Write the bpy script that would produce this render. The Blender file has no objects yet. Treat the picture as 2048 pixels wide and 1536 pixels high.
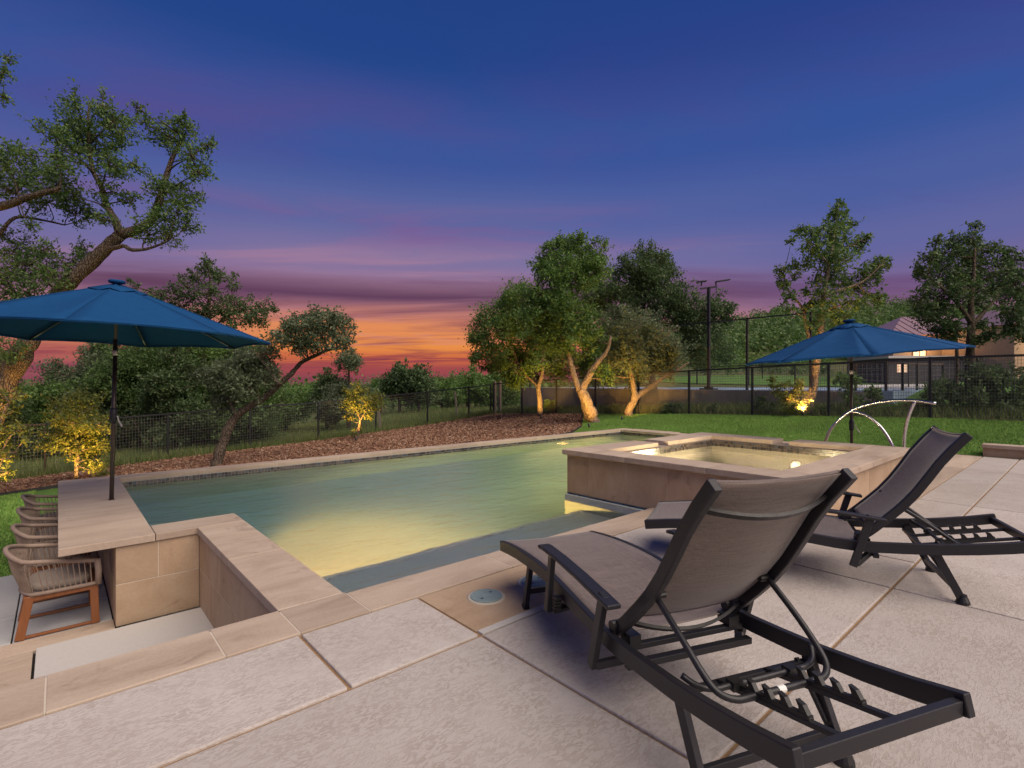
import bpy, math, random
import numpy as np
from mathutils import Vector, Matrix, Quaternion, noise as mnoise

random.seed(7)
RNG = np.random.default_rng(11)
scene = bpy.context.scene
COL = scene.collection

# ---------------------------------------------------------------- camera
F_PX, HOR, EYE = 1029.0, 768.0, 1.30
CA, CB = 0.7498, 0.6617               # camera right = (CA,-CB), camera forward = (CB,CA) in the pool's own axes
cam_d = bpy.data.cameras.new("camera"); cam = bpy.data.objects.new("camera", cam_d); COL.objects.link(cam)
cam.location = (0, 0, EYE); cam.rotation_euler = (math.radians(90), 0, -math.atan2(CB, CA))
cam_d.sensor_width = 36; cam_d.lens = F_PX / 2048 * 36; cam_d.clip_start = 0.05; cam_d.clip_end = 6000
scene.camera = cam

# ---------------------------------------------------------------- sky
world = bpy.data.worlds.new("World"); scene.world = world; world.use_nodes = True
wn, wl = world.node_tree.nodes, world.node_tree.links
wn.clear()
def wnode(t, **k):
    n = wn.new(t)
    for a, b in k.items(): setattr(n, a, b)
    return n
def wmath(op, a, b=None, clamp=False):
    n = wnode('ShaderNodeMath', operation=op, use_clamp=clamp)
    for i, x in enumerate((a, b)):
        if x is None: continue
        if isinstance(x, (int, float)): n.inputs[i].default_value = x
        else: wl.new(x, n.inputs[i])
    return n.outputs[0]
def wramp(fac, stops, mode='EASE'):
    n = wnode('ShaderNodeValToRGB'); r = n.color_ramp; r.interpolation = mode
    while len(r.elements) > 1: r.elements.remove(r.elements[-1])
    r.elements[0].position = stops[0][0]; r.elements[0].color = (*stops[0][1], 1)
    for p, c in stops[1:]:
        e = r.elements.new(p); e.color = (*c, 1)
    wl.new(fac, n.inputs[0]); return n.outputs[0]
def wmix(f, a, b):
    n = wnode('ShaderNodeMix', data_type='RGBA'); wl.new(f, n.inputs[0]) if not isinstance(f, float) else None
    if isinstance(f, float): n.inputs[0].default_value = f
    for i, x in ((6, a), (7, b)):
        if isinstance(x, tuple): n.inputs[i].default_value = (*x, 1)
        else: wl.new(x, n.inputs[i])
    return n.outputs[2]
def S(r, g, b):
    f = lambda c: ((c/255+.055)/1.055)**2.4 if c > 10 else c/255/12.92
    return (f(r), f(g), f(b))
tc = wnode('ShaderNodeTexCoord'); sx = wnode('ShaderNodeSeparateXYZ'); wl.new(tc.outputs['Generated'], sx.inputs[0])
zz = wmath('MAXIMUM', sx.outputs[2], 0.0)
az_u, az_v = CA*-.20+CB, CB*.20+CA; _l = math.hypot(az_u, az_v); az_u /= _l; az_v /= _l
hl = wmath('SQRT', wmath('ADD', wmath('MULTIPLY', sx.outputs[0], sx.outputs[0]), wmath('MULTIPLY', sx.outputs[1], sx.outputs[1])))
dt = wmath('DIVIDE', wmath('ADD', wmath('MULTIPLY', sx.outputs[0], az_u), wmath('MULTIPLY', sx.outputs[1], az_v)), wmath('MAXIMUM', hl, .001))
glow = wramp(dt, [(0.70, (0, 0, 0)), (0.90, (.45,)*3), (1.0, (1, 1, 1))], 'EASE')
ramp_sun = wramp(zz, [(0.0, S(128, 66, 82)), (.028, S(158, 72, 76)), (.048, S(205, 106, 66)), (.072, S(232, 142, 72)), (.105, S(226, 140, 88)),
    (.135, S(190, 122, 112)), (.175, S(160, 120, 146)), (.23, S(126, 114, 158)), (.30, S(92, 102, 158)), (.40, S(58, 86, 154)), (.55, S(35, 68, 136)), (.72, S(25, 54, 116)), (1.0, S(19, 44, 98))])
ramp_off = wramp(zz, [(0.0, S(142, 82, 92)), (.05, S(164, 94, 98)), (.10, S(146, 100, 122)), (.15, S(122, 102, 146)), (.22, S(98, 102, 158)),
    (.30, S(76, 94, 158)), (.40, S(54, 84, 154)), (.55, S(35, 68, 136)), (.72, S(25, 54, 116)), (1.0, S(19, 44, 98))])
base = wmix(glow, ramp_off, ramp_sun)
# cloud sheets: a flat layer overhead, so that streaks lengthen towards the horizon
cz = wmath('ADD', sx.outputs[2], .07)
# rotate so x runs across the view
ru = wmath('SUBTRACT', wmath('MULTIPLY', sx.outputs[0], CA), wmath('MULTIPLY', sx.outputs[1], CB))
rv = wmath('ADD', wmath('MULTIPLY', sx.outputs[0], CB), wmath('MULTIPLY', sx.outputs[1], CA))
cv = wnode('ShaderNodeCombineXYZ'); wl.new(wmath('MULTIPLY', wmath('DIVIDE', ru, cz), .36), cv.inputs[0]); wl.new(wmath('DIVIDE', rv, cz), cv.inputs[1])
def wnoise(scale, detail, off, rough=.55):
    m = wnode('ShaderNodeVectorMath', operation='ADD'); wl.new(cv.outputs[0], m.inputs[0]); m.inputs[1].default_value = off
    n = wnode('ShaderNodeTexNoise'); n.inputs['Scale'].default_value = scale; n.inputs['Detail'].default_value = detail; n.inputs['Roughness'].default_value = rough
    n.inputs['Distortion'].default_value = .6
    wl.new(m.outputs[0], n.inputs['Vector']); return n.outputs['Fac']
n1 = wnoise(.85, 6, (3.1, 1.7, 0)); n2 = wnoise(1.7, 7, (9.4, 4.2, 1)); n3 = wnoise(2.6, 5, (1.3, 8.6, 2)); n4 = wnoise(.8, 5, (20.3, 5.5, 3))
low = wramp(zz, [(0, (.9,)*3), (.03, (1, 1, 1)), (.26, (.75,)*3), (.36, (.25,)*3), (.44, (.55,)*3), (.56, (.15,)*3), (.7, (0, 0, 0))], 'LINEAR')
m1 = wmath('MULTIPLY', wramp(n1, [(.47, (0,)*3), (.66, (1,)*3)]), low, True)
ccol = wmix(glow, wramp(zz, [(0, S(136, 74, 88)), (.08, S(128, 76, 98)), (.18, S(104, 80, 124)), (.35, S(80, 68, 138)), (.6, S(58, 58, 136))]),
            wramp(zz, [(0, S(126, 62, 80)), (.05, S(150, 66, 74)), (.11, S(146, 84, 92)), (.17, S(104, 70, 98)), (.24, S(132, 96, 136)), (.40, S(94, 72, 142)), (.6, S(58, 58, 136))]))
sky1 = wmix(m1, base, ccol)
m2 = wmath('MULTIPLY', wmath('MULTIPLY', wramp(n2, [(.50, (0,)*3), (.70, (.42,)*3)]), wramp(zz, [(.05, (0,)*3), (.10, (1,)*3), (.22, (1,)*3), (.34, (0,)*3)], 'LINEAR')), glow, True)
sky2 = wmix(m2, sky1, S(190, 134, 150))
# two long dark banks low over the sunset
def bank(z0, w, nz, lo, hi, col, src):
    d = wmath('DIVIDE', wmath('ABSOLUTE', wmath('SUBTRACT', wmath('ADD', zz, wmath('MULTIPLY', wmath('SUBTRACT', nz, .5), .05)), z0)), w)
    b = wmath('SUBTRACT', 1.0, d, True)
    k = wmath('MULTIPLY', wmath('MULTIPLY', b, wramp(nz, [(lo, (0,)*3), (hi, (1,)*3)])), wramp(dt, [(.72, (0,)*3), (.93, (1,)*3)]), True)
    return wmix(k, src, col)
sky3 = bank(.165, .034, n1, .36, .52, S(98, 64, 92), sky2)
sky3 = bank(.43, .085, n4, .36, .72, S(94, 74, 136), sky3); sky3 = bank(.29, .045, n2, .42, .70, S(116, 92, 148), sky3)
sky4 = bank(.052, .010, n3, .42, .60, S(134, 60, 76), sky3)
bg = wnode('ShaderNodeBackground'); wl.new(sky4, bg.inputs[0]); bg.inputs[1].default_value = 1.0
wo = wnode('ShaderNodeOutputWorld'); wl.new(bg.outputs[0], wo.inputs[0])

# ---------------------------------------------------------------- broad warm light added for the unseen house lamps behind the camera, right
sun_d = bpy.data.lights.new("sun", 'SUN'); sun = bpy.data.objects.new("sun", sun_d); COL.objects.link(sun)
sun_d.energy = 4.7; sun_d.angle = math.radians(72); sun_d.color = (1.0, .85, .70)
sun.rotation_euler = Vector((-.12, .68, -.86)).to_track_quat('-Z', 'Y').to_euler()
sun.location = (8, -6, 12)

vs = scene.view_settings; vs.view_transform = 'Standard'; vs.look = 'None'; vs.exposure = 0.0; vs.gamma = 1.0; vs.use_curve_mapping = False
cy = scene.cycles; cy.use_denoising = True; cy.max_bounces = 7; cy.transparent_max_bounces = 24; cy.caustics_reflective = False; cy.caustics_refractive = True
cy.sample_clamp_indirect = 4.0; cy.blur_glossy = .5
try: cy.denoiser = 'OPENIMAGEDENOISE'
except Exception: pass

# ---------------------------------------------------------------- helpers
def W(px, py, d):
    """photo pixel + distance along the view axis -> place in the scene"""
    X = (px-1024)/F_PX*d; z = EYE-(py-HOR)/F_PX*d
    return Vector((CA*X+CB*d, -CB*X+CA*d, z))
def on_z(px, py, z): return W(px, py, F_PX*(EYE-z)/(py-HOR))
def link(o, parent=None):
    COL.objects.link(o)
    if parent is not None:
        o.parent = parent
    return o
def tag(o, label=None, cat=None, group=None, kind=None):
    if label: o['label'] = label
    if cat: o['category'] = cat
    if group: o['group'] = group
    if kind: o['kind'] = kind
    return o
def empty(name, loc=(0, 0, 0), rz=0.0):
    o = bpy.data.objects.new(name, None); o.location = loc; o.rotation_euler = (0, 0, rz); o.empty_display_size = .1
    return link(o)
def copy_tree(o, parent=None):
    c = o.copy(); COL.objects.link(c); c.parent = parent
    for ch in list(o.children): copy_tree(ch, c)
    return c

class MB:
    def __init__(s): s.v = []; s.f = []
    def add(s, vs_, fs_):
        b = len(s.v); s.v.extend(vs_); s.f.extend([tuple(i+b for i in f) for f in fs_])
        return s
    def box(s, a, b):
        (x0, y0, z0), (x1, y1, z1) = a, b
        return s.add([(x0,y0,z0),(x1,y0,z0),(x1,y1,z0),(x0,y1,z0),(x0,y0,z1),(x1,y0,z1),(x1,y1,z1),(x0,y1,z1)],
                     [(0,3,2,1),(4,5,6,7),(0,1,5,4),(1,2,6,5),(2,3,7,6),(3,0,4,7)])
    def bar(s, p, q, w, h, up=(0, 0, 1)):
        p, q = Vector(p), Vector(q); d = (q-p).normalized(); u = Vector(up)
        x = d.cross(u)
        if x.length < 1e-4: x = d.cross(Vector((1, 0, 0)))
        x.normalize(); y = x.cross(d).normalized()
        vs_ = []
        for c in (p, q):
            for a, b in ((-1,-1),(1,-1),(1,1),(-1,1)): vs_.append(tuple(c+x*a*w/2+y*b*h/2))
        return s.add(vs_, [(0,1,2,3),(7,6,5,4),(0,4,5,1),(1,5,6,2),(2,6,7,3),(3,7,4,0)])
    def tube(s, pts, r, n=8, cap=True):
        pts = [Vector(p) for p in pts]; m = len(pts)
        rs = r if isinstance(r, (list, tuple)) else [r]*m
        base = len(s.v); t0 = (pts[1]-pts[0]).normalized()
        x = t0.orthogonal().normalized()
        for i, p in enumerate(pts):
            t = ((pts[min(i+1, m-1)]-pts[max(i-1, 0)])).normalized()
            x = (x-t*x.dot(t))
            if x.length < 1e-5: x = t.orthogonal()
            x.normalize(); y = t.cross(x)
            for k in range(n):
                a = 2*math.pi*k/n
                s.v.append(tuple(p+(x*math.cos(a)+y*math.sin(a))*rs[i]))
        for i in range(m-1):
            for k in range(n):
                a, b = base+i*n+k, base+i*n+(k+1) % n
                s.f.append((a, b, b+n, a+n))
        if cap:
            s.f.append(tuple(base+k for k in reversed(range(n)))); s.f.append(tuple(base+(m-1)*n+k for k in range(n)))
        return s
    def prism(s, poly, z0, z1):
        n = len(poly)
        return s.add([(x, y, z0) for x, y in poly]+[(x, y, z1) for x, y in poly],
                     [tuple(reversed(range(n))), tuple(range(n, 2*n))]+[(i, (i+1) % n, n+(i+1) % n, n+i) for i in range(n)])
    def lathe(s, prof, n=20, c=(0, 0, 0)):
        b = len(s.v); m = len(prof)
        for r, z in prof:
            for k in range(n):
                a = 2*math.pi*k/n; s.v.append((c[0]+r*math.cos(a), c[1]+r*math.sin(a), c[2]+z))
        for i in range(m-1):
            for k in range(n):
                s.f.append((b+i*n+k, b+i*n+(k+1) % n, b+(i+1)*n+(k+1) % n, b+(i+1)*n+k))
        s.f.append(tuple(b+k for k in reversed(range(n)))); s.f.append(tuple(b+(m-1)*n+k for k in range(n)))
        return s
    def sweep(s, prof, y0, y1, depth, side=-1):
        """flat bar of the given depth along a curve in the x-z plane, from y0 to y1 wide; prof is its upper edge"""
        P = [Vector((x, 0, z)) for x, z in prof]; m = len(P); b = len(s.v)
        for i, p in enumerate(P):
            t = (P[min(i+1, m-1)]-P[max(i-1, 0)]).normalized(); nrm = Vector((-t.z, 0, t.x))
            q = p+nrm*depth*side
            s.v += [(p.x, y0, p.z), (p.x, y1, p.z), (q.x, y1, q.z), (q.x, y0, q.z)]
        for i in range(m-1):
            o = b+i*4
            for k in range(4): s.f.append((o+k, o+(k+1) % 4, o+4+(k+1) % 4, o+4+k))
        s.f.append((b+3, b+2, b+1, b)); o = b+(m-1)*4; s.f.append((o, o+1, o+2, o+3))
        return s
    def build(s, name, mat, parent=None, smooth=False, bevel=0, loc=None, segs=2):
        me = bpy.data.meshes.new(name)
        off = Vector(loc) if loc is not None else None
        me.from_pydata([tuple(Vector(v)-off) for v in s.v] if off is not None else s.v, [], s.f)
        me.materials.append(mat)
        if smooth: me.polygons.foreach_set('use_smooth', [True]*len(me.polygons))
        me.update()
        o = bpy.data.objects.new(name, me)
        if off is not None: o.location = off
        link(o)
        if parent is not None:
            o.parent = parent
        if bevel:
            m = o.modifiers.new('bevel', 'BEVEL'); m.width = bevel; m.segments = segs; m.limit_method = 'ANGLE'; m.angle_limit = math.radians(40)
        return o
def sub(root):
    """translation of a root placed straight in the world, so parts may be built in world coordinates"""
    return root.location.copy()
def wpart(mb, name, mat, root, **k):
    """part given in world coordinates under an unrotated root"""
    l = root.location
    mb.v = [(x-l[0], y-l[1], z-l[2]) for x, y, z in mb.v]
    return mb.build(name, mat, root, **k)
def npmesh(name, verts, faces, mat, parent=None, smooth=False):
    """big mesh from numpy arrays (faces all of one size)"""
    me = bpy.data.meshes.new(name); nv, (nf, k) = len(verts), faces.shape
    me.vertices.add(nv); me.vertices.foreach_set('co', np.ascontiguousarray(verts, dtype=np.float32).ravel())
    me.loops.add(nf*k); me.loops.foreach_set('vertex_index', faces.astype(np.int32).ravel())
    me.polygons.add(nf); me.polygons.foreach_set('loop_start', np.arange(0, nf*k, k, dtype=np.int32))
    if smooth: me.polygons.foreach_set('use_smooth', np.ones(nf, dtype=bool))
    me.materials.append(mat); me.update(calc_edges=True); me.validate()
    o = bpy.data.objects.new(name, me); link(o)
    if parent is not None: o.parent = parent
    return o
def smooth_path(pts, k=4):
    pts = [Vector(p) for p in pts]; out = []
    for i in range(len(pts)-1):
        p0, p1, p2, p3 = pts[max(i-1, 0)], pts[i], pts[i+1], pts[min(i+2, len(pts)-1)]
        for j in range(k):
            t = j/k
            out.append(.5*((2*p1)+(p2-p0)*t+(2*p0-5*p1+4*p2-p3)*t*t+(3*p1-p0-3*p2+p3)*t**3))
    return out+[pts[-1]]

# ---------------------------------------------------------------- materials
class NT:
    def __init__(s, name):
        s.m = bpy.data.materials.new(name); s.m.use_nodes = True; s.t = s.m.node_tree; s.n, s.l = s.t.nodes, s.t.links
        s.p = s.n['Principled BSDF']; s.out = s.n['Material Output']; s._c = None
    def new(s, t, **k):
        n = s.n.new(t)
        for a, b in k.items(): setattr(n, a, b)
        return n
    def put(s, sock, x):
        if isinstance(x, (int, float)): sock.default_value = x
        elif isinstance(x, tuple): sock.default_value = (*x, 1) if len(x) == 3 and len(sock.default_value) == 4 else x
        else: s.l.new(x, sock)
    def co(s):
        if s._c is None: s._c = s.new('ShaderNodeNewGeometry')
        return s._c.outputs['Position']
    def island(s):
        s.co(); return s._c.outputs['Random Per Island']
    def obrand(s): return s.new('ShaderNodeObjectInfo').outputs['Random']
    def map(s, scale=(1, 1, 1), rot=(0, 0, 0), vec=None, loc=None):
        n = s.new('ShaderNodeMapping'); n.inputs['Scale'].default_value = scale; n.inputs['Rotation'].default_value = rot
        s.l.new(vec or s.co(), n.inputs['Vector']); return n.outputs[0]
    def noise(s, scale, detail=4, rough=.55, vec=None, dist=0):
        n = s.new('ShaderNodeTexNoise'); n.inputs['Scale'].default_value = scale; n.inputs['Detail'].default_value = detail
        n.inputs['Roughness'].default_value = rough; n.inputs['Distortion'].default_value = dist
        s.l.new(vec or s.co(), n.inputs['Vector']); return n.outputs['Fac']
    def ramp(s, fac, stops, mode='LINEAR'):
        n = s.new('ShaderNodeValToRGB'); r = n.color_ramp; r.interpolation = mode
        while len(r.elements) > 1: r.elements.remove(r.elements[-1])
        c4 = lambda c: (c, c, c, 1) if isinstance(c, (int, float)) else (*c, 1)
        r.elements[0].position = stops[0][0]; r.elements[0].color = c4(stops[0][1])
        for p, c in stops[1:]: r.elements.new(p).color = c4(c)
        s.put(n.inputs[0], fac); return n.outputs[0]
    def mix(s, f, a, b, mode='MIX'):
        n = s.new('ShaderNodeMix', data_type='RGBA', blend_type=mode)
        s.put(n.inputs[0], f); s.put(n.inputs[6], a); s.put(n.inputs[7], b); return n.outputs[2]
    def math(s, op, a, b=0.0, clamp=False):
        n = s.new('ShaderNodeMath', operation=op, use_clamp=clamp); s.put(n.inputs[0], a); s.put(n.inputs[1], b); return n.outputs[0]
    def hsv(s, col, h=.5, sat=1.0, v=1.0):
        n = s.new('ShaderNodeHueSaturation'); s.put(n.inputs['Hue'], h); s.put(n.inputs['Saturation'], sat); s.put(n.inputs['Value'], v); s.put(n.inputs['Color'], col); return n.outputs[0]
    def bump(s, h, strength=.3, dist=.01, nrm=None):
        n = s.new('ShaderNodeBump'); n.inputs['Strength'].default_value = strength; n.inputs['Distance'].default_value = dist
        s.l.new(h, n.inputs['Height'])
        if nrm: s.l.new(nrm, n.inputs['Normal'])
        return n.outputs[0]
    def done(s, color=None, rough=None, normal=None, metal=None, spec=None, **k):
        p = s.p
        if color is not None: s.put(p.inputs['Base Color'], color)
        if rough is not None: s.put(p.inputs['Roughness'], rough)
        if normal is not None: s.l.new(normal, p.inputs['Normal'])
        if metal is not None: p.inputs['Metallic'].default_value = metal
        if spec is not None: p.inputs['Specular IOR Level'].default_value = spec
        for a, b in k.items(): s.put(p.inputs[a], b)
        return s.m
M = {}
def mk_stone(name, c1, c2, c3, streak=(1, 1, 1), dark=.0):
    t = NT(name); r = t.obrand()
    sh = t.new('ShaderNodeVectorMath', operation='ADD'); t.l.new(t.co(), sh.inputs[0])
    cx = t.new('ShaderNodeCombineXYZ'); t.l.new(t.math('MULTIPLY', r, 37.0), cx.inputs[0]); t.l.new(t.math('MULTIPLY', r, 11.0), cx.inputs[1]); t.l.new(cx.outputs[0], sh.inputs[1])
    v = sh.outputs[0]
    big = t.noise(1.7, 4, .6, t.map(streak, (0, 0, .25), v), .8)
    col = t.ramp(big, [(.28, c1), (.5, c2), (.74, c3)])
    fine = t.noise(55, 3, .6, v)
    col = t.mix(.16, col, t.ramp(fine, [(.3, tuple(x*.55 for x in c2)), (.7, tuple(min(1, x*1.3) for x in c2))]))
    st = t.ramp(t.noise(3.1, 6, .62, v, 1.5), [(.60, 0.0), (.74, .55)])
    col = t.mix(st, col, tuple(x*.55 for x in c1))
    col = t.hsv(col, v=t.math('ADD', t.math('MULTIPLY', r, .22), .89))
    return t.done(col, t.ramp(big, [(.3, .62), (.7, .82)]), t.bump(fine, .18, .004), spec=.35)
M['stone'] = mk_stone('limestone', (.32, .215, .135), (.41, .295, .198), (.47, .36, .26), (1, 2.2, 1))
M['stone_top'] = mk_stone('limestone_top', (.32, .245, .185), (.41, .325, .255), (.465, .385, .31), (.8, 3.0, 1))
def mk_deck():
    t = NT('troweled_concrete'); r = t.obrand()
    v = t.map((1, 1, 1), (0, 0, .9))
    a = t.noise(29, 4, .58, t.map((1.0, 1.9, 1), (0, 0, .5)), 1.1)
    plate = t.ramp(a, [(.44, 0.0), (.53, 1.0)])
    big = t.noise(.8, 3, .6); mid = t.noise(4.5, 4, .6)
    hi = t.mix(t.ramp(big, [(.35, 0.0), (.65, 1.0)]), (.475, .438, .415), (.415, .372, .345))
    lo = t.mix(t.ramp(mid, [(.35, 0.0), (.65, 1.0)]), (.325, .275, .24), (.27, .215, .17))
    f2 = t.mix(t.ramp(mid, [(.36, .35), (.64, 1.0)]), plate, (1, 1, 1))
    col = t.mix(f2, lo, hi)
    col = t.hsv(col, v=t.math('ADD', t.math('MULTIPLY', r, .18), .88))
    stn = t.ramp(t.noise(1.3, 6, .68, None, 1.2), [(.56, 0.0), (.74, .30)]); col = t.mix(stn, col, (.27, .22, .175))
    fine = t.noise(190, 2, .5)
    h = t.math('ADD', plate, t.math('MULTIPLY', fine, .35))
    sp = t.ramp(t.noise(60, 1, .5), [(.70, 0.0), (.73, .5)])
    col = t.mix(t.math('MULTIPLY', sp, .5), col, (.22, .17, .14))
    return t.done(col, .78, t.bump(h, .34, .004), spec=.3)
M['deck'] = mk_deck()
def simple(name, color, rough=.5, metal=0.0, nscale=40, amt=.12, bump=.05, spec=.5, **k):
    t = NT(name); n = t.noise(nscale, 4, .6)
    c = t.mix(n, tuple(x*(1-amt) for x in color), tuple(min(1, x*(1+amt)) for x in color))
    return t.done(c, t.ramp(n, [(.2, max(0, rough-.08)), (.8, min(1, rough+.08))]), t.bump(n, bump, .003), metal, spec, **k)
M['joint'] = simple('joint_sand', (.27, .165, .085), .95, 0, 90, .5, .6)
M['patio'] = simple('grey_patio_concrete', (.40, .40, .40), .85, 0, 30, .12, .12)
M['landing'] = simple('pale_landing_concrete', (.47, .45, .43), .85, 0, 40, .10, .15)
M['core'] = simple('masonry_core', (.30, .24, .19), .9)
M['bronze'] = simple('dark_bronze_aluminium', (.019, .019, .023), .42, .0, 60, .18, .02, .42)
M['plastic'] = simple('black_plastic', (.012, .012, .013), .45)
M['pole'] = simple('bronze_pole', (.060, .046, .040), .38, .3, 60, .15, .02)
M['rib'] = simple('pale_rib', (.50, .48, .46), .4, .4)
M['steel'] = simple('brushed_steel', (.62, .61, .60), .22, 1.0, 30, .05, .01)
M['fence'] = simple('black_fence_paint', (.014, .015, .018), .5)
M['wire'] = simple('galvanised_wire', (.17, .165, .16), .5, .3)
M['edging'] = simple('black_edging', (.02, .018, .018), .7)
M['cedar_post'] = simple('weathered_post', (.20, .165, .13), .9, 0, 18, .35, .3)
M['concrete'] = None
M['cushion'] = simple('beige_cushion', (.27, .225, .19), .9, 0, 120, .08, .1)
M['lid'] = simple('grey_green_lid', (.20, .27, .28), .55, 0, 50, .15, .1)
M['lid_ring'] = simple('lid_ring_grout', (.44, .40, .34), .9)
M['white'] = simple('white_plastic', (.75, .75, .73), .5)
M['black_lamp'] = simple('lamp_housing', (.03, .028, .025), .5)

def mk_sling():
    t = NT('woven_sling'); tx = t.new('ShaderNodeTexCoord')
    v = t.map((1, 1, 1), vec=tx.outputs['Object'])
    w1 = t.new('ShaderNodeTexWave', wave_type='BANDS', bands_direction='X'); w1.inputs['Scale'].default_value = 95; t.l.new(v, w1.inputs['Vector'])
    w2 = t.new('ShaderNodeTexWave', wave_type='BANDS', bands_direction='Y'); w2.inputs['Scale'].default_value = 95; t.l.new(v, w2.inputs['Vector'])
    h = t.math('MAXIMUM', w1.outputs['Fac'], w2.outputs['Fac'])
    th = t.noise(30, 3, .75, t.map((.25, 6, 6), vec=tx.outputs['Object'])); th2 = t.noise(30, 3, .75, t.map((6, .25, 4), vec=tx.outputs['Object']))
    c = t.mix(t.ramp(t.math('MULTIPLY', t.math('ADD', th, th2), .5), [(.36, 0.0), (.64, 1.0)]), (.066, .056, .052), (.25, .205, .180))
    c = t.mix(t.math('MULTIPLY', h, .25), c, (.29, .21, .165))
    m = t.done(c, .50, t.bump(h, .15, .001), spec=.6, **{'Sheen Weight': .30, 'Sheen Roughness': .4})
    tr = t.new('ShaderNodeBsdfTranslucent'); t.put(tr.inputs[0], (.34, .20, .11)); ms = t.new('ShaderNodeMixShader'); ms.inputs[0].default_value = .18
    t.l.new(t.p.outputs[0], ms.inputs[1]); t.l.new(tr.outputs[0], ms.inputs[2]); t.l.new(ms.outputs[0], t.out.inputs[0])
    return m
M['sling'] = mk_sling()
def mk_canvas():
    t = NT('blue_canvas'); n = t.noise(9, 4, .6); f = t.noise(260, 2, .5)
    c = t.mix(n, (.003, .042, .135), (.006, .062, .185)); c = t.mix(.10, c, t.mix(f, (.003, .03, .09), (.02, .12, .30)))
    wr = t.noise(2.2, 4, .6, t.map((1, 1, 2.2)), .5)
    return t.done(c, .85, t.bump(f, .14, .002, t.bump(wr, .35, .05)), spec=.15)
M['canvas'] = mk_canvas()
def mk_wood(name, a, b, scale=6):
    t = NT(name); n = t.noise(scale, 5, .6, t.map((9, 9, 1)), .6)
    return t.done(t.mix(n, a, b), .5, t.bump(n, .12, .003))
M['teak'] = mk_wood('teak', (.13, .043, .014), (.29, .105, .036))
def mk_rope():
    t = NT('taupe_rope'); n = t.noise(240, 2, .5); b = t.noise(14, 3, .6)
    return t.done(t.mix(b, (.19, .135, .105), (.32, .25, .205)), .85, t.bump(n, .4, .002), spec=.2)
M['rope'] = mk_rope()
def mk_bark(name, a, b):
    t = NT(name); v = t.map((1, 1, .35))
    n = t.noise(11, 6, .68, v, 1.2); w = t.new('ShaderNodeTexVoronoi', feature='DISTANCE_TO_EDGE'); w.inputs['Scale'].default_value = 24; t.l.new(v, w.inputs['Vector'])
    cr = t.ramp(w.outputs['Distance'], [(.0, 0.0), (.14, 1.0)])
    c = t.mix(n, a, b); c = t.mix(t.math('MULTIPLY', t.math('SUBTRACT', 1.0, cr), .6), c, tuple(x*.3 for x in a))
    return t.done(c, .92, t.bump(t.math('ADD', n, cr), .9, .03), spec=.15)
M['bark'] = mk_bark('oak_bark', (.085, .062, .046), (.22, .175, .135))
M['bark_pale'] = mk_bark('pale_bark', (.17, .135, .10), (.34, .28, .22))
def mk_leaf(name, a, b, c, trans=.30):
    t = NT(name); r = t.island(); n = t.noise(.9, 3, .6)
    col = t.ramp(r, [(0, a), (.55, b), (1, c)]); col = t.hsv(col, v=t.math('ADD', t.math('MULTIPLY', n, .9), .75))
    t.done(col, .55, spec=.35)
    tr = t.new('ShaderNodeBsdfTranslucent'); t.l.new(t.hsv(col, sat=1.1, v=1.5), tr.inputs[0]); ms = t.new('ShaderNodeMixShader'); ms.inputs[0].default_value = trans
    t.l.new(t.p.outputs[0], ms.inputs[1]); t.l.new(tr.outputs[0], ms.inputs[2]); t.l.new(ms.outputs[0], t.out.inputs[0])
    return t.m
M['leaf_oak'] = mk_leaf('oak_leaf', (.046, .090, .028), (.078, .138, .040), (.120, .175, .056))
M['leaf_dark'] = mk_leaf('dark_leaf', (.034, .064, .025), (.058, .098, .037), (.094, .132, .050))
M['leaf_mid'] = mk_leaf('mid_leaf', (.052, .104, .026), (.084, .155, .038), (.125, .195, .052))
M['leaf_grey'] = mk_leaf('grey_leaf', (.062, .088, .048), (.096, .128, .068), (.140, .165, .094))
M['leaf_lime'] = mk_leaf('light_leaf', (.080, .110, .025), (.120, .145, .032), (.165, .175, .045), .35)
M['leaf_red'] = mk_leaf('reddish_leaf', (.06, .022, .018), (.09, .035, .026), (.07, .05, .03))
# ---------------------------------------------------------------- ground
def mk_lawn():
    t = NT('lawn'); a = t.noise(.55, 4, .6); b = t.noise(26, 4, .7); c = t.noise(4, 4, .6)
    col = t.mix(t.ramp(a, [(.3, 0.0), (.7, 1.0)]), (.060, .145, .026), (.100, .200, .038))
    col = t.mix(t.ramp(c, [(.4, 0.0), (.75, .5)]), col, (.085, .110, .030)); col = t.hsv(col, v=t.math('ADD', b, .5))
    return t.done(col, .9, t.bump(b, .8, .03), spec=.2)
M['lawn'] = mk_lawn()
def mk_blade():
    t = NT('grass_blade'); r = t.island(); a = t.noise(.55, 4, .6)
    col = t.ramp(r, [(0, (.085, .19, .030)), (.6, (.145, .26, .050)), (.93, (.195, .29, .070)), (1, (.20, .18, .07))]); col = t.hsv(col, v=t.math('ADD', a, .85))
    return t.done(col, .7, spec=.25)
M['blade'] = mk_blade()
def mk_wild():
    t = NT('wild_grass'); r = t.island(); a = t.noise(.25, 4, .6)
    col = t.ramp(r, [(0, (.075, .13, .032)), (.6, (.125, .175, .05)), (.9, (.19, .19, .08)), (1, (.28, .24, .13))]); col = t.hsv(col, v=t.math('ADD', a, .5))
    return t.done(col, .8, spec=.2)
M['wild'] = mk_wild()
def mk_land():
    t = NT('terrain'); a = t.noise(.06, 5, .6); b = t.noise(1.5, 5, .65)
    col = t.mix(t.ramp(a, [(.38, 0.0), (.62, 1.0)]), (.050, .080, .022), (.120, .110, .052)); col = t.hsv(col, v=t.math('ADD', b, .5))
    return t.done(col, .95, t.bump(b, .6, .08), spec=.1)
M['land'] = mk_land()
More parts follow.
